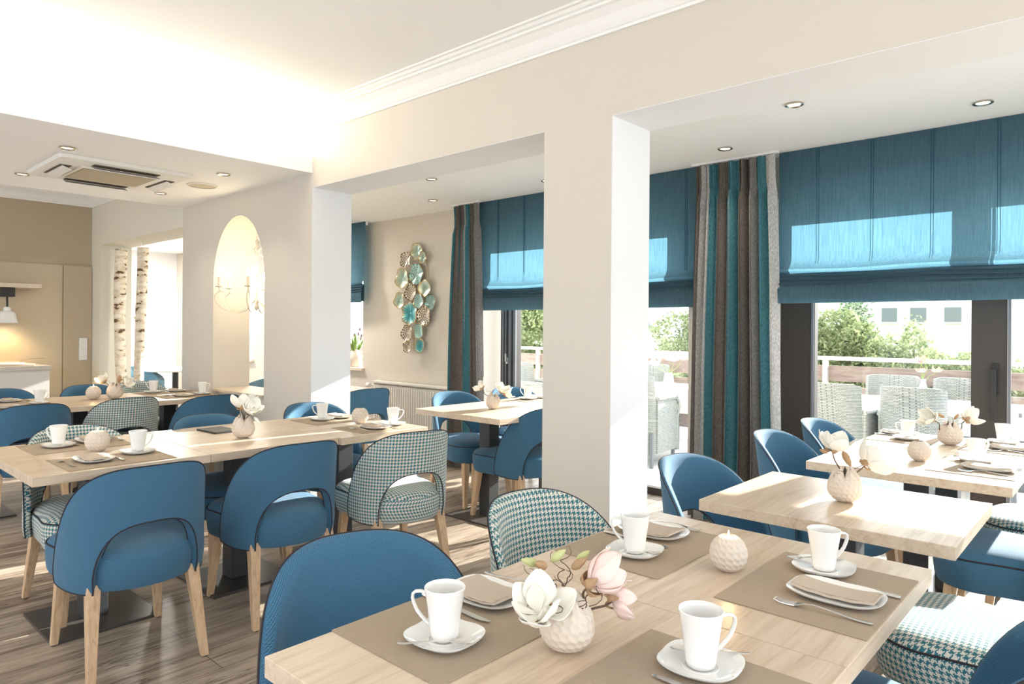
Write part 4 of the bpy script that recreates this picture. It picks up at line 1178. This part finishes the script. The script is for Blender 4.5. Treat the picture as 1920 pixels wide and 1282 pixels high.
# ================================================================== wall art
ART = [(-5.592,2.14,0.086,'g'),(-5.757,2.061,0.084,'l'),(-5.469,2.066,0.059,'d'),(-5.599,1.905,0.108,'k'),(-5.816,1.868,0.105,'g'),(-5.431,1.75,0.085,'g'),(-5.69,1.712,0.087,'l'),(-5.859,1.632,0.085,'g'),(-5.527,1.618,0.074,'k'),(-5.375,1.606,0.081,'k'),(-5.687,1.491,0.117,'t'),(-5.442,1.465,0.098,'l'),(-5.743,1.282,0.087,'l'),(-5.536,1.305,0.074,'k'),(-5.704,1.14,0.064,'l'),(-5.534,1.152,0.074,'t')]
wa = thing('wall_sculpture', 'metal wall sculpture of overlapping lily pad discs in teal, celadon and bronze', 'wall art', (-5.62, EY0 - 0.002, 1.6))
MT = {'g': M_dgreen, 'l': M_dlat, 'd': M_dgreen, 'k': M_dlatg, 't': M_dteal}
LBL = {'g': 'celadon green fluted disc', 'l': 'dark bronze openwork disc', 'd': 'small dark green disc', 'k': 'pale teal openwork disc', 't': 'bright teal ruffled disc'}
rnd = random.Random(5)
for k, (x, z, r, c) in enumerate(ART):
    n, q = 40, 8; vs = []; uv = []; fs = []; ph = rnd.uniform(0, 6); lob = rnd.choice((3, 4, 5))
    for j in range(q + 1):
        for i in range(n):
            a = 2 * pi * i / n; rr = r * 1.04 * j / q * (1 + 0.025 * sin(a * lob + ph))
            y = -0.035 - 0.018 * (j / q) ** 2 - 0.11 * r * (j / q) ** 2 * sin(a * lob + ph) - 0.012 * (k % 3)
            vs.append((rr * cos(a), y, rr * sin(a))); uv.append((i / n, j / q))
    for j in range(q):
        for i in range(n): kk = (i + 1) % n; fs.append((j*n+i, j*n+kk, (j+1)*n+kk, (j+1)*n+i))
    d = link('disc', MB().add(vs, fs, uv).mesh('disc', MT[c], fixn=False), wa, (x + 5.62, 0, z - 1.6), label=LBL[c]); solid(d, 0.002)
    link('rim', MB().tube(vs[q * n:(q + 1) * n], 0.0028, 5, closed=True).mesh('rim', M_gold), d)
link('frame_rod', MB().tube([(-0.03, -0.012, 0.52), (0.09, -0.012, 0.35), (0.13, -0.012, 0.15), (0.02, -0.012, 0.0), (-0.05, -0.012, -0.3), (-0.07, -0.012, -0.5)], 0.004, 6).tube([(0.15, -0.012, 0.45), (0.16, -0.012, 0.2), (0.2, -0.012, 0.0), (0.14, -0.012, -0.3), (0.08, -0.012, -0.46)], 0.004, 6).mesh('rod', M_gold), wa)

# ================================================================== radiator, plant on the sill
rd = thing('radiator', 'white ribbed panel radiator below the wall sculpture', 'radiator', (-5.62, EY0 - 0.07, 0))
mb = MB().box((-0.66, -0.005, 0.16), (0.62, 0.045, 0.73))
link('panel', mb.mesh('rpanel', M_radi, smooth=False), rd)
mb = MB()
for i in range(34): mb.box((-0.645 + i * 0.0375, -0.014, 0.175), (-0.645 + i * 0.0375 + 0.021, -0.004, 0.69))
link('ribs', mb.mesh('ribs', M_radi, smooth=False, bevel=0.004, seg=1), rd)
mb = MB().box((-0.665, -0.02, 0.73), (0.625, 0.055, 0.752)); link('top_grille', mb.mesh('tg', M_radi, smooth=False, bevel=0.003), rd)
mb = MB()
for i in range(40): mb.box((-0.64 + i * 0.031, -0.0215, 0.712), (-0.64 + i * 0.031 + 0.012, -0.006, 0.722))
link('vent_slots', mb.mesh('slots', plain('slot_shadow', (0.3, 0.26, 0.22), 0.8), smooth=False), rd)
vm = MB().lathe([(0.022, 0), (0.024, 0.01), (0.024, 0.05), (0.018, 0.06)], 18)
v = link('thermostat', vm.mesh('thermostat', M_radi), rd, (-0.70, -0.03, 0.70), (0, radians(-90), 0))
link('pipe', MB().tube([(-0.665, 0.0, 0.70), (-0.78, 0.0, 0.70), (-0.79, 0.0, 0.67), (-0.79, 0.0, 0.001)], 0.009, 8).mesh('pipe', M_radi), rd)

vp = thing('sill_vase', 'cream egg shaped vase on the far window sill', 'vase', (-6.84, EY0 + 0.06, 0.873))
link('vase_body', MB().lathe([(0.001, 0.0), (0.045, 0.0), (0.062, 0.02), (0.078, 0.07), (0.078, 0.11), (0.062, 0.16), (0.040, 0.195), (0.034, 0.205), (0.031, 0.2), (0.035, 0.18), (0.03, 0.15)], 32).mesh('vb', plain('vase_cream', (0.74, 0.66, 0.58), 0.6)), vp)
pl = thing('tulip_bunch', 'leafy green tulip bunch with closed dusky buds in the sill vase', 'flowers', (-6.84, EY0 + 0.06, 1.03))
rnd = random.Random(4)
for k in range(16):
    az = rnd.uniform(0, 2 * pi); L = rnd.uniform(0.12, 0.26); el = rnd.uniform(0.5, 1.35)
    vs, fs = petal(L, 0.035, 0.25, 0.5)
    o = link('leaf', MB().add(vs, fs).mesh('leaf', M_green, fixn=False), pl, (0, 0, 0), (0, -el, az)); solid(o, 0.001)
for k in range(5):
    az = rnd.uniform(0, 2 * pi); e = (cos(az) * rnd.uniform(0.05, 0.15), sin(az) * 0.06, rnd.uniform(0.15, 0.30))
    pts, rr = twig((0, 0, 0), e, 0.003, 0.002, 0.01, rnd)
    st_ = link('stalk', MB().tube(pts, rr, 6).mesh('stalk', M_green), pl)
    link('bud', MB().lathe([(0.002, 0), (0.012, 0.008), (0.014, 0.022), (0.008, 0.04), (0.001, 0.046)], 12).mesh('bud', plain('bud_mauve%d' % k, (0.35, 0.24, 0.28), 0.7)), st_, e)

# ================================================================== chandelier in the arch
M_chan = plain('chandelier_cream', (0.66, 0.60, 0.50), 0.5)
M_candle = plain('candle_sleeve', (0.80, 0.68, 0.52), 0.7)
ch = thing('chandelier', 'cream curled metal chandelier with glowing candle bulbs in the arched opening', 'chandelier', (-5.53, 2.868, 1.48))
link('stem', MB().lathe([(0.004, 0), (0.012, 0.01), (0.02, 0.03), (0.012, 0.05), (0.018, 0.07), (0.010, 0.10), (0.008, 0.30), (0.016, 0.33), (0.012, 0.36), (0.008, 0.40), (0.008, 0.55), (0.014, 0.58), (0.006, 0.60)], 16).mesh('cst', M_chan), ch)
cmb = MB()
for i in range(5):
    z = 0.61 + i * 0.034
    cmb.tube([(0.007 * cos(w) * (1 if i % 2 else 0.25), 0.007 * cos(w) * (0.25 if i % 2 else 1), z + 0.016 * sin(w)) for w in [2 * pi * q / 12 for q in range(12)]], 0.002, 5, closed=True)
link('chain', cmb.mesh('chain', M_chan), ch)
for k in range(6):
    az = 2 * pi * k / 6 + radians(20)
    def P(r, z): return (r * cos(az), r * sin(az), z)
    arm = [P(0.012, 0.09), P(0.05, 0.05), P(0.11, 0.0), P(0.19, -0.02), P(0.28, 0.01), P(0.335, 0.07), P(0.335, 0.12), P(0.295, 0.155), P(0.25, 0.14), P(0.25, 0.10)]
    a = link('arm', MB().tube(arm, 0.0042, 6).tube([P(0.295, 0.155), P(0.302, 0.168), P(0.303, 0.185)], 0.004, 6).mesh('arm', M_chan), ch)
    link('drip_pan', MB().lathe([(0.003, 0.183), (0.028, 0.188), (0.031, 0.193), (0.012, 0.191)], 20, (0.303 * cos(az), 0.303 * sin(az), 0)).mesh('pan', M_chan), a)
    link('candle_sleeve', MB().lathe([(0.010, 0.19), (0.010, 0.27), (0.008, 0.272)], 14, (0.303 * cos(az), 0.303 * sin(az), 0)).mesh('slv', M_candle), a)
    link('bulb', MB().lathe([(0.006, 0.272), (0.013, 0.29), (0.014, 0.305), (0.009, 0.325), (0.002, 0.345)], 14, (0.303 * cos(az), 0.303 * sin(az), 0)).mesh('blb', M_bulb), a)
    up = [P(0.01, 0.50), P(0.05, 0.53), P(0.09, 0.51), P(0.095, 0.47), P(0.06, 0.45), P(0.04, 0.47)]
    link('scroll', MB().tube(up, 0.003, 6).mesh('scroll', M_chan), ch)
lamp('chandelier_lamp', 'POINT', (0, 0, 0.30), 7, (1, 0.82, 0.55), shadow_soft_size=0.12).parent = ch

# ================================================================== birch trunks
def birch(x, y, z0, z1, r, lab, seed):
    rnd = random.Random(seed); n, m_ = 20, 26; vs = []; R = []
    for j in range(m_ + 1):
        t = j / m_; z = z0 + (z1 - z0) * t
        cx = 0.018 * sin(t * 5 + seed); cy = 0.015 * sin(t * 4 + seed * 2); rr = r * (0.72 + 0.28 * t) * (1 + 0.04 * sin(t * 17 + seed))
        R.append([(cx + rr * cos(2 * pi * i / n) * (1 + 0.03 * sin(i * 2 + j)), cy + rr * sin(2 * pi * i / n), z) for i in range(n)])
    t = thing('birch_trunk', lab, 'tree trunk', (x, y, 0), 0, 'hanging birch trunks')
    link('trunk', MB().loft(R).mesh('trunk', M_birch), t)
    link('hook', MB().tube([(0.01, 0, z1 - 0.01), (0.01, 0, 2.268)], 0.004, 6).mesh('hook', M_chrome), t)
    for q in range(4):
        kb = MB()
        zz = rnd.uniform(z0 + 0.2, z1 - 0.2); az = rnd.uniform(-2.6, -0.2)
        kb.tube([(r * 0.6 * cos(az), r * 0.6 * sin(az), zz), (r * 1.2 * cos(az), r * 1.2 * sin(az), zz + 0.02)], [0.014, 0.008], 8)
        link('branch_stub', kb.mesh('stub', M_birch), t)
birch(-8.72, 2.87, 0.03, 2.22, 0.066, 'birch trunk with many dark knots, hanging left in the opening', 1)
birch(-8.13, 2.87, 0.03, 2.20, 0.058, 'paler birch trunk hanging right of the knotty one', 2)

# ================================================================== buffet corner
ct = thing('buffet_counter', 'pale grey buffet counter below the heat lamp at the left edge', 'counter', (-8.8, 0.5, 0))
link('body', boxm('body', M_counterfront, ((-0.37, -3.2, 0.0), (0.385, 1.585, 0.875))), ct)
link('worktop', boxm('worktop', M_counter, ((-0.37, -3.2, 0.875), (0.40, 1.60, 0.915)), bevel=0.003), ct)
tr = thing('serving_tray', 'white food tray on a board on the buffet counter', 'tray', (-8.72, 1.72, 0.916))
link('board', boxm('board', M_sill, ((-0.20, -0.5, 0), (0.20, 0.26, 0.018)), bevel=0.003), tr)
link('tray', boxm('tray', M_porc, ((-0.17, -0.46, 0.019), (0.17, 0.18, 0.034)), bevel=0.006), tr)
tg = link('serving_tongs', MB().tube([(0, 0, 0.004), (0.10, 0.05, 0.012), (0.2, 0.09, 0.004)], 0.004, 6).mesh('tongs', M_chrome), None, (-8.75, 1.90, 0.955), (0, -0.12, 0.9))
tag(tg, 'slim steel tongs leaning on the white food tray', 'tongs')
sh = link('wall_shelf', boxm('wall_shelf', M_sill, ((-9.171, -1.0, 1.74), (-8.88, 2.12, 1.785)), bevel=0.002)); tag(sh, 'pale wooden wall shelf above the heat lamp', 'shelf')
hl = thing('heat_lamp', 'white bell shaped heat lamp on a black mount under the shelf', 'lamp', (-8.98, 1.83, 1.36))
link('lamp_shade', MB().lathe([(0.105, 0.0), (0.10, 0.008), (0.086, 0.06), (0.080, 0.10), (0.060, 0.125), (0.036, 0.13), (0.036, 0.165), (0.025, 0.172), (0.03, 0.12), (0.07, 0.09), (0.098, 0.01)], 32, cap0=False, cap1=False).mesh('shade', M_porc), hl)
link('cable', MB().tube([(0, 0, 0.17), (0.006, 0, 0.21), (-0.004, 0, 0.25), (0, 0, 0.29)], 0.010, 8).mesh('cable', M_black), hl)
link('mount', boxm('mount', M_black, ((-0.06, -0.06, 0.28), (0.06, 0.06, 0.379)), bevel=0.006), hl)
link('bulb', MB().lathe([(0.001, 0.03), (0.03, 0.04), (0.035, 0.07), (0.02, 0.10)], 18).mesh('hbulb', M_bulb), hl)
lamp('heat_lamp_light', 'SPOT', (0, 0, 0.05), 26, (1, 0.66, 0.30), spot_size=radians(125), spot_blend=0.6, shadow_soft_size=0.04).parent = hl
sk = thing('wall_socket', 'white vertical strip of wall sockets at the end of the panelling', 'socket', (-9.17, 2.605, 0.93))
link('cover', boxm('cover', M_white, ((0, -0.042, 0), (0.012, 0.042, 0.26)), bevel=0.003), sk)
for k in range(3): link('socket_insert', MB().lathe([(0.024, 0), (0.024, 0.004), (0.018, 0.004), (0.018, 0.001)], 20, cap0=False).mesh('ins', M_acw), sk, (0.012, 0, 0.048 + k * 0.082), (0, pi / 2, 0))

# ================================================================== terrace
struct('floor_terrace', MB().box((-30, EY1, -0.15), (20, 12, -0.02)), M_terr)
struct('ground', MB().box((-120, 12, -0.6), (90, 140, -0.45)), plain('grass', (0.25, 0.33, 0.12), 0.95, var=0.2, scale=2))
RY = 7.95
rl = thing('terrace_railing', 'brown board terrace railing with pale metal top rail', 'railing', (0, RY, 0))
for zz in (0.10, 0.33, 0.56, 0.79):
    link('board', boxm('board', M_boardbrown, ((-14, 0.03, zz), (8, 0.055, zz + 0.17)), bevel=0.003), rl)
M_rail = plain('rail_pale', (0.58, 0.56, 0.53), 0.5)
link('top_rail', boxm('top_rail', M_rail, ((-14, -0.03, 1.02), (8, 0.09, 1.06)), bevel=0.004), rl)
for i in range(16): link('post', boxm('post', M_rail, ((-13.6 + i * 1.38, -0.025, -0.02), (-13.55 + i * 1.38, 0.028, 1.02))), rl)

def wicker():
    W, D, th = 0.26, 0.28, 0.03
    out = {}
    def wall(z0f, z1f, phim, name, r_in=0.0):
        n, m_ = 40, 10; vs = []; uv = []; fs = []
        for L in (0, 1):
            for i in range(n + 1):
                p = -phim + 2 * phim * i / n; c, s_ = cos(p), sin(p)
                for j in range(m_ + 1):
                    z0, z1 = z0f(p), z1f(p); z = z0 + (z1 - z0) * j / m_
                    lean = max(0, z - 0.4) * 0.16 * max(0, c); d = th * L
                    x = (W - d) * math.copysign(abs(s_) ** 0.5, s_); y = -(D - d) * math.copysign(abs(c) ** 0.5, c) - lean
                    vs.append((x, y, z)); uv.append((p * 0.42, z))
        q = m_ + 1
        for L in (0, 1):
            o = L * (n + 1) * q
            for i in range(n):
                for j in range(m_): fs.append((o + i*q+j, o + (i+1)*q+j, o + (i+1)*q+j+1, o + i*q+j+1))
        o = (n + 1) * q
        bd = [(i, m_) for i in range(n + 1)] + [(n, j) for j in range(m_ - 1, -1, -1)] + [(i, 0) for i in range(n - 1, -1, -1)] + [(0, j) for j in range(1, m_)]
        for k in range(len(bd)):
            (a, b), (c_, d_) = bd[k], bd[(k + 1) % len(bd)]
            fs.append((a*q+b, c_*q+d_, o + c_*q+d_, o + a*q+b))
        return MB().add(vs, fs, uv).mesh(name, M_wicker)
    ph = radians(60)
    out['back'] = wall(lambda p: 0.10, lambda p: 0.90 - 0.02 * abs(p / ph) ** 4, ph, 'wback')
    out['seat'] = MB().loft([[(a, b + 0.02, z) for a, b in superel(0.24, 0.26, 6, 40)] for z in (0.30, 0.40)]).mesh('wseat', M_wicker)
    am = MB()
    for s_ in (-1, 1):
        am.tube([(s_ * 0.25, -0.20, 0.66), (s_ * 0.27, 0.0, 0.665), (s_ * 0.265, 0.2, 0.655), (s_ * 0.255, 0.27, 0.61), (s_ * 0.25, 0.29, 0.45), (s_ * 0.245, 0.29, 0.10)], 0.026, 8)
    out['arms'] = am.mesh('warms', M_wicker)
    sm_ = MB()
    for s_ in (-1, 1): sm_.box((s_ * 0.25 - 0.012, -0.2, 0.12), (s_ * 0.25 + 0.012, 0.28, 0.64))
    for v in range(len(sm_.uv)): sm_.uv[v] = (sm_.v[v][1], sm_.v[v][2])
    out['side'] = sm_.mesh('wside', M_wicker, smooth=False)
    out['legs'] = [boxm('wleg', M_framegrey, ((a * 0.22 - 0.015, b * 0.25 - 0.015, -0.02), (a * 0.22 + 0.015, b * 0.25 + 0.015, 0.32))) for a in (-1, 1) for b in (-1, 1)]
    return out
WK = wicker()
def wchair(x, y, face, lab):
    t = thing('wicker_armchair', lab, 'chair', (x, y, 0), radians(face - 90), 'grey wicker terrace chairs')
    link('backrest', WK['back'], t); link('seat', WK['seat'], t); link('armrests', WK['arms'], t); link('side_panels', WK['side'], t)
    for l in WK['legs']: link('leg', l, t)
wchair(-1.90, 6.48, 82, 'grey wicker armchair just behind the left glass edge of the sliding door')
wchair(-1.33, 6.52, 90, 'grey wicker armchair in the middle of the terrace door view')
wchair(-1.80, 7.45, 272, 'grey wicker armchair beyond the terrace table by the railing, left one')
wchair(-1.22, 7.45, 268, 'grey wicker armchair beyond the terrace table by the railing, right one')
wchair(-4.45, 7.45, 300, 'grey wicker armchair by the railing, seen between pillar and curtain')
wchair(-3.75, 6.15, 95, 'grey wicker armchair low between the pillar and curtain')
wchair(-5.6, 6.7, 10, 'grey wicker armchair outside the left terrace door')
def ttable(x, y, lab, w=0.8, d=0.42, cloth=True):
    t = thing('terrace_table', lab, 'table', (x, y, -0.02), 0, 'terrace tables')
    link('tabletop', boxm('ttop', M_framegrey, ((-w, -d, 0.70), (w, d, 0.735)), bevel=0.003), t)
    for a in (-1, 1):
        for b in (-1, 1): link('leg', boxm('tleg', M_framegrey, ((a * (w - 0.06) - 0.025, b * (d - 0.06) - 0.025, 0), (a * (w - 0.06) + 0.025, b * (d - 0.06) + 0.025, 0.70))), t)
    c = MB(); n = 64; ring = superel(w + 0.01, d + 0.01, 20, n)
    R = [[(a * k, b * k, 0.7375) for a, b in ring] for k in (0.5, 0.99)] + [[(a * (1 + 0.02 * sin(i * 1.9) * q), b * (1 + 0.03 * sin(i * 1.3) * q), 0.737 - q * 0.22) for i, (a, b) in enumerate(ring)] for q in (0.02, 0.4, 1.0)]
    o = link('tablecloth', c.loft(R, cap0=True, cap1=False).mesh('tcloth', M_cloth), None, (x, y, -0.019)); solid(o, 0.002)
    tag(o, 'white cloth over the ' + lab, 'tablecloth', 'white terrace cloths')
ttable(-1.45, 6.98, 'terrace table among the wicker chairs right of the curtain', d=0.36)
ttable(-4.10, 6.85, 'terrace table between the pillar and right curtain', d=0.36)
tv = thing('terrace_vase', 'white bottle vase on the terrace table behind the sliding door', 'vase', (-1.40, 7.0, 0.72))
link('body', MB().lathe([(0.001, 0), (0.05, 0), (0.055, 0.02), (0.04, 0.10), (0.02, 0.17), (0.022, 0.2)], 20).mesh('tvb', M_porc), tv)
tf = thing('terrace_flowers', 'small orange and yellow flowers in the terrace vase', 'flowers', (-1.40, 7.0, 0.90))
rnd = random.Random(2)
for k in range(5):
    e = (rnd.uniform(-0.10, 0.10), rnd.uniform(-0.08, 0.08), rnd.uniform(0.08, 0.24))
    pts, rr = twig((0, 0, 0), e, 0.003, 0.002, 0.01, rnd); s0 = link('stalk', MB().tube(pts, rr, 5).mesh('st', M_green), tf)
    fo = link('blossom', blossom_mesh('fl', plain('flower%d' % k, (0.9, 0.6 - 0.08 * k, 0.3), 0.7), 7, 0.5, 0.9, 30 + k), s0, e); solid(fo)
tv = thing('terrace_vase', 'white vase on the terrace table beside the right curtain', 'vase', (-3.85, 6.85, 0.72))
link('body', MB().lathe([(0.001, 0), (0.05, 0), (0.06, 0.03), (0.05, 0.10), (0.04, 0.14)], 20).mesh('tvb2', M_porc), tv)
tf = thing('white_flowers', 'white flowers on the terrace table beside the right curtain', 'flowers', (-3.85, 6.85, 0.84))
for k in range(5):
    e = ((k - 2) * 0.09, rnd.uniform(-0.05, 0.05), rnd.uniform(0.08, 0.18))
    pts, rr = twig((0, 0, 0), e, 0.003, 0.002, 0.01, rnd); s0 = link('stalk', MB().tube(pts, rr, 5).mesh('st', M_green), tf)
    fo = link('blossom', blossom_mesh('fl', M_petal, 7, 0.6, 1.6, 50 + k), s0, e); solid(fo)

def bush_mesh(name, mat, H, R, leaves, seed, cone=0.0, leaf=0.05):
    rnd = random.Random(seed); vs = []; fs = []
    blobs = [(rnd.uniform(-0.5, 0.5) * R, rnd.uniform(-0.5, 0.5) * R, rnd.uniform(0.25, 0.9) * H, rnd.uniform(0.3, 0.55)) for _ in range(12)]
    for k in range(leaves):
        if cone:
            z = H * (1 - sqrt(rnd.random()) * 0.98); rr = R * (1 - z / H) ** 0.6 * (0.75 + 0.25 * rnd.random()) * (1 + 0.15 * sin(z * 9 + seed)); a = rnd.uniform(0, 2 * pi); p = Vector((rr * cos(a), rr * sin(a), z))
            p += Vector((rnd.gauss(0, 0.04), rnd.gauss(0, 0.04), rnd.gauss(0, 0.05)))
        else:
            b = rnd.choice(blobs); d = Vector((rnd.gauss(0, 1), rnd.gauss(0, 1), rnd.gauss(0, 1))).normalized() * (b[3] * R * (0.75 + 0.3 * rnd.random()))
            p = Vector((b[0], b[1], b[2])) + d; p.z = max(0.02, p.z)
        u = Vector((rnd.gauss(0, 1), rnd.gauss(0, 1), rnd.gauss(0, 0.8) + 0.5)).normalized() * leaf * rnd.uniform(0.6, 1.5); w = u.cross(Vector((rnd.gauss(0, 1), rnd.gauss(0, 1), 1))).normalized() * leaf * 0.38
        o = len(vs); vs += [p - w, p + w, p + u]; fs.append((o, o + 1, o + 2))
    return MB().add(vs, fs).mesh(name, mat, smooth=False, fixn=False)
BM = [bush_mesh('foliage', M_fol, 1.7, 0.75, 9000, 1, leaf=0.055), bush_mesh('foliage', M_fol, 1.9, 0.55, 8000, 2, cone=1, leaf=0.05), bush_mesh('foliage', M_fold, 2.3, 0.5, 9000, 3, cone=1, leaf=0.05)]
TR = MB().lathe([(0.04, 0), (0.03, 1.0), (0.012, 1.5)], 8).mesh('trunk', M_stem)
spots = [(-4.6, 10.8, 2, 1.0, 'dark conifer seen between the pillar and the right curtain'), (-5.7, 11.4, 0, 1.05, 'pale green shrub left of the dark conifer beyond the railing'),
         (-3.55, 10.6, 0, 0.98, 'tall yellow green shrub at the left of the terrace door view'), (-3.1, 11.0, 2, 0.86, 'narrow dark conifer beyond the railing'), (-2.75, 10.4, 0, 0.80, 'yellow green shrub right of the narrow conifer'),
         (-2.3, 10.9, 1, 0.84, 'pointed green shrub in the middle of the hedge'), (-1.85, 10.6, 0, 0.72, 'low rounded shrub right of the hedge middle'), (-1.4, 10.9, 1, 0.72, 'small pointed shrub close to the dark door post'), (-0.9, 10.7, 0, 0.66, 'low pale shrub right of the dark door post'), (-0.3, 10.8, 0, 0.7, 'low pale shrub at the right photo edge'),
         (-9.4, 11.5, 0, 1.2, 'shrub beyond the railing at the left terrace door'), (-11.2, 12.5, 0, 1.3, 'green shrub outside the far alcove window')]
for x, y, k, s, lb in spots:
    t = thing('shrub', lb, 'shrub', (x, y, -0.5 if y > 12 else -0.45), rnd.uniform(0, 6), 'shrubs beyond the terrace railing'); s2 = s * 1.22; t.scale = (s2, s2, s2)
    link('foliage', BM[k], t); link('trunk', TR, t)
hs = thing('house', 'white house with small square windows beyond the hedge', 'building', (-6, 31, -0.45))
link('wall', boxm('hwall', M_house, ((-2.6, 0, 0), (9.0, 8, 7.5)), ((-7.0, 2.0, 0), (-2.6, 8, 6.5))), hs)
for k, x_ in enumerate((-1.75, -0.72, 0.45, 4.3)):
    f = link('window', boxm('hwin', M_white, ((x_ - 0.02, -0.06, 2.08), (x_ + 0.70, 0.02, 2.78))), hs)
    link('pane', boxm('hpane', M_pane, ((x_ + 0.06, -0.075, 2.15), (x_ + 0.62, -0.058, 2.71))), f)
link('roof', boxm('hroof', plain('roof_tile', (0.35, 0.28, 0.25), 0.8), ((-2.9, -0.3, 7.5), (9.3, 8.3, 7.8))), hs)
ch2 = thing('chalet', 'low timber house with sloping roof seen through the left terrace door', 'building', (-17.5, 22, -0.45), radians(12))
link('wall', boxm('cwall', M_house, ((-3, 0, 0), (3, 4, 2.0))), ch2)
link('roof', MB().hexa([(-3.4, -0.6, 1.9), (3.4, -0.6, 1.9), (3.4, 4.4, 1.9), (-3.4, 4.4, 1.9)], [(-3.4, 1.9, 3.2), (3.4, 1.9, 3.2), (3.4, 2.1, 3.2), (-3.4, 2.1, 3.2)]).mesh('croof', plain('roof_grey', (0.3, 0.3, 0.32), 0.8), smooth=False), ch2)
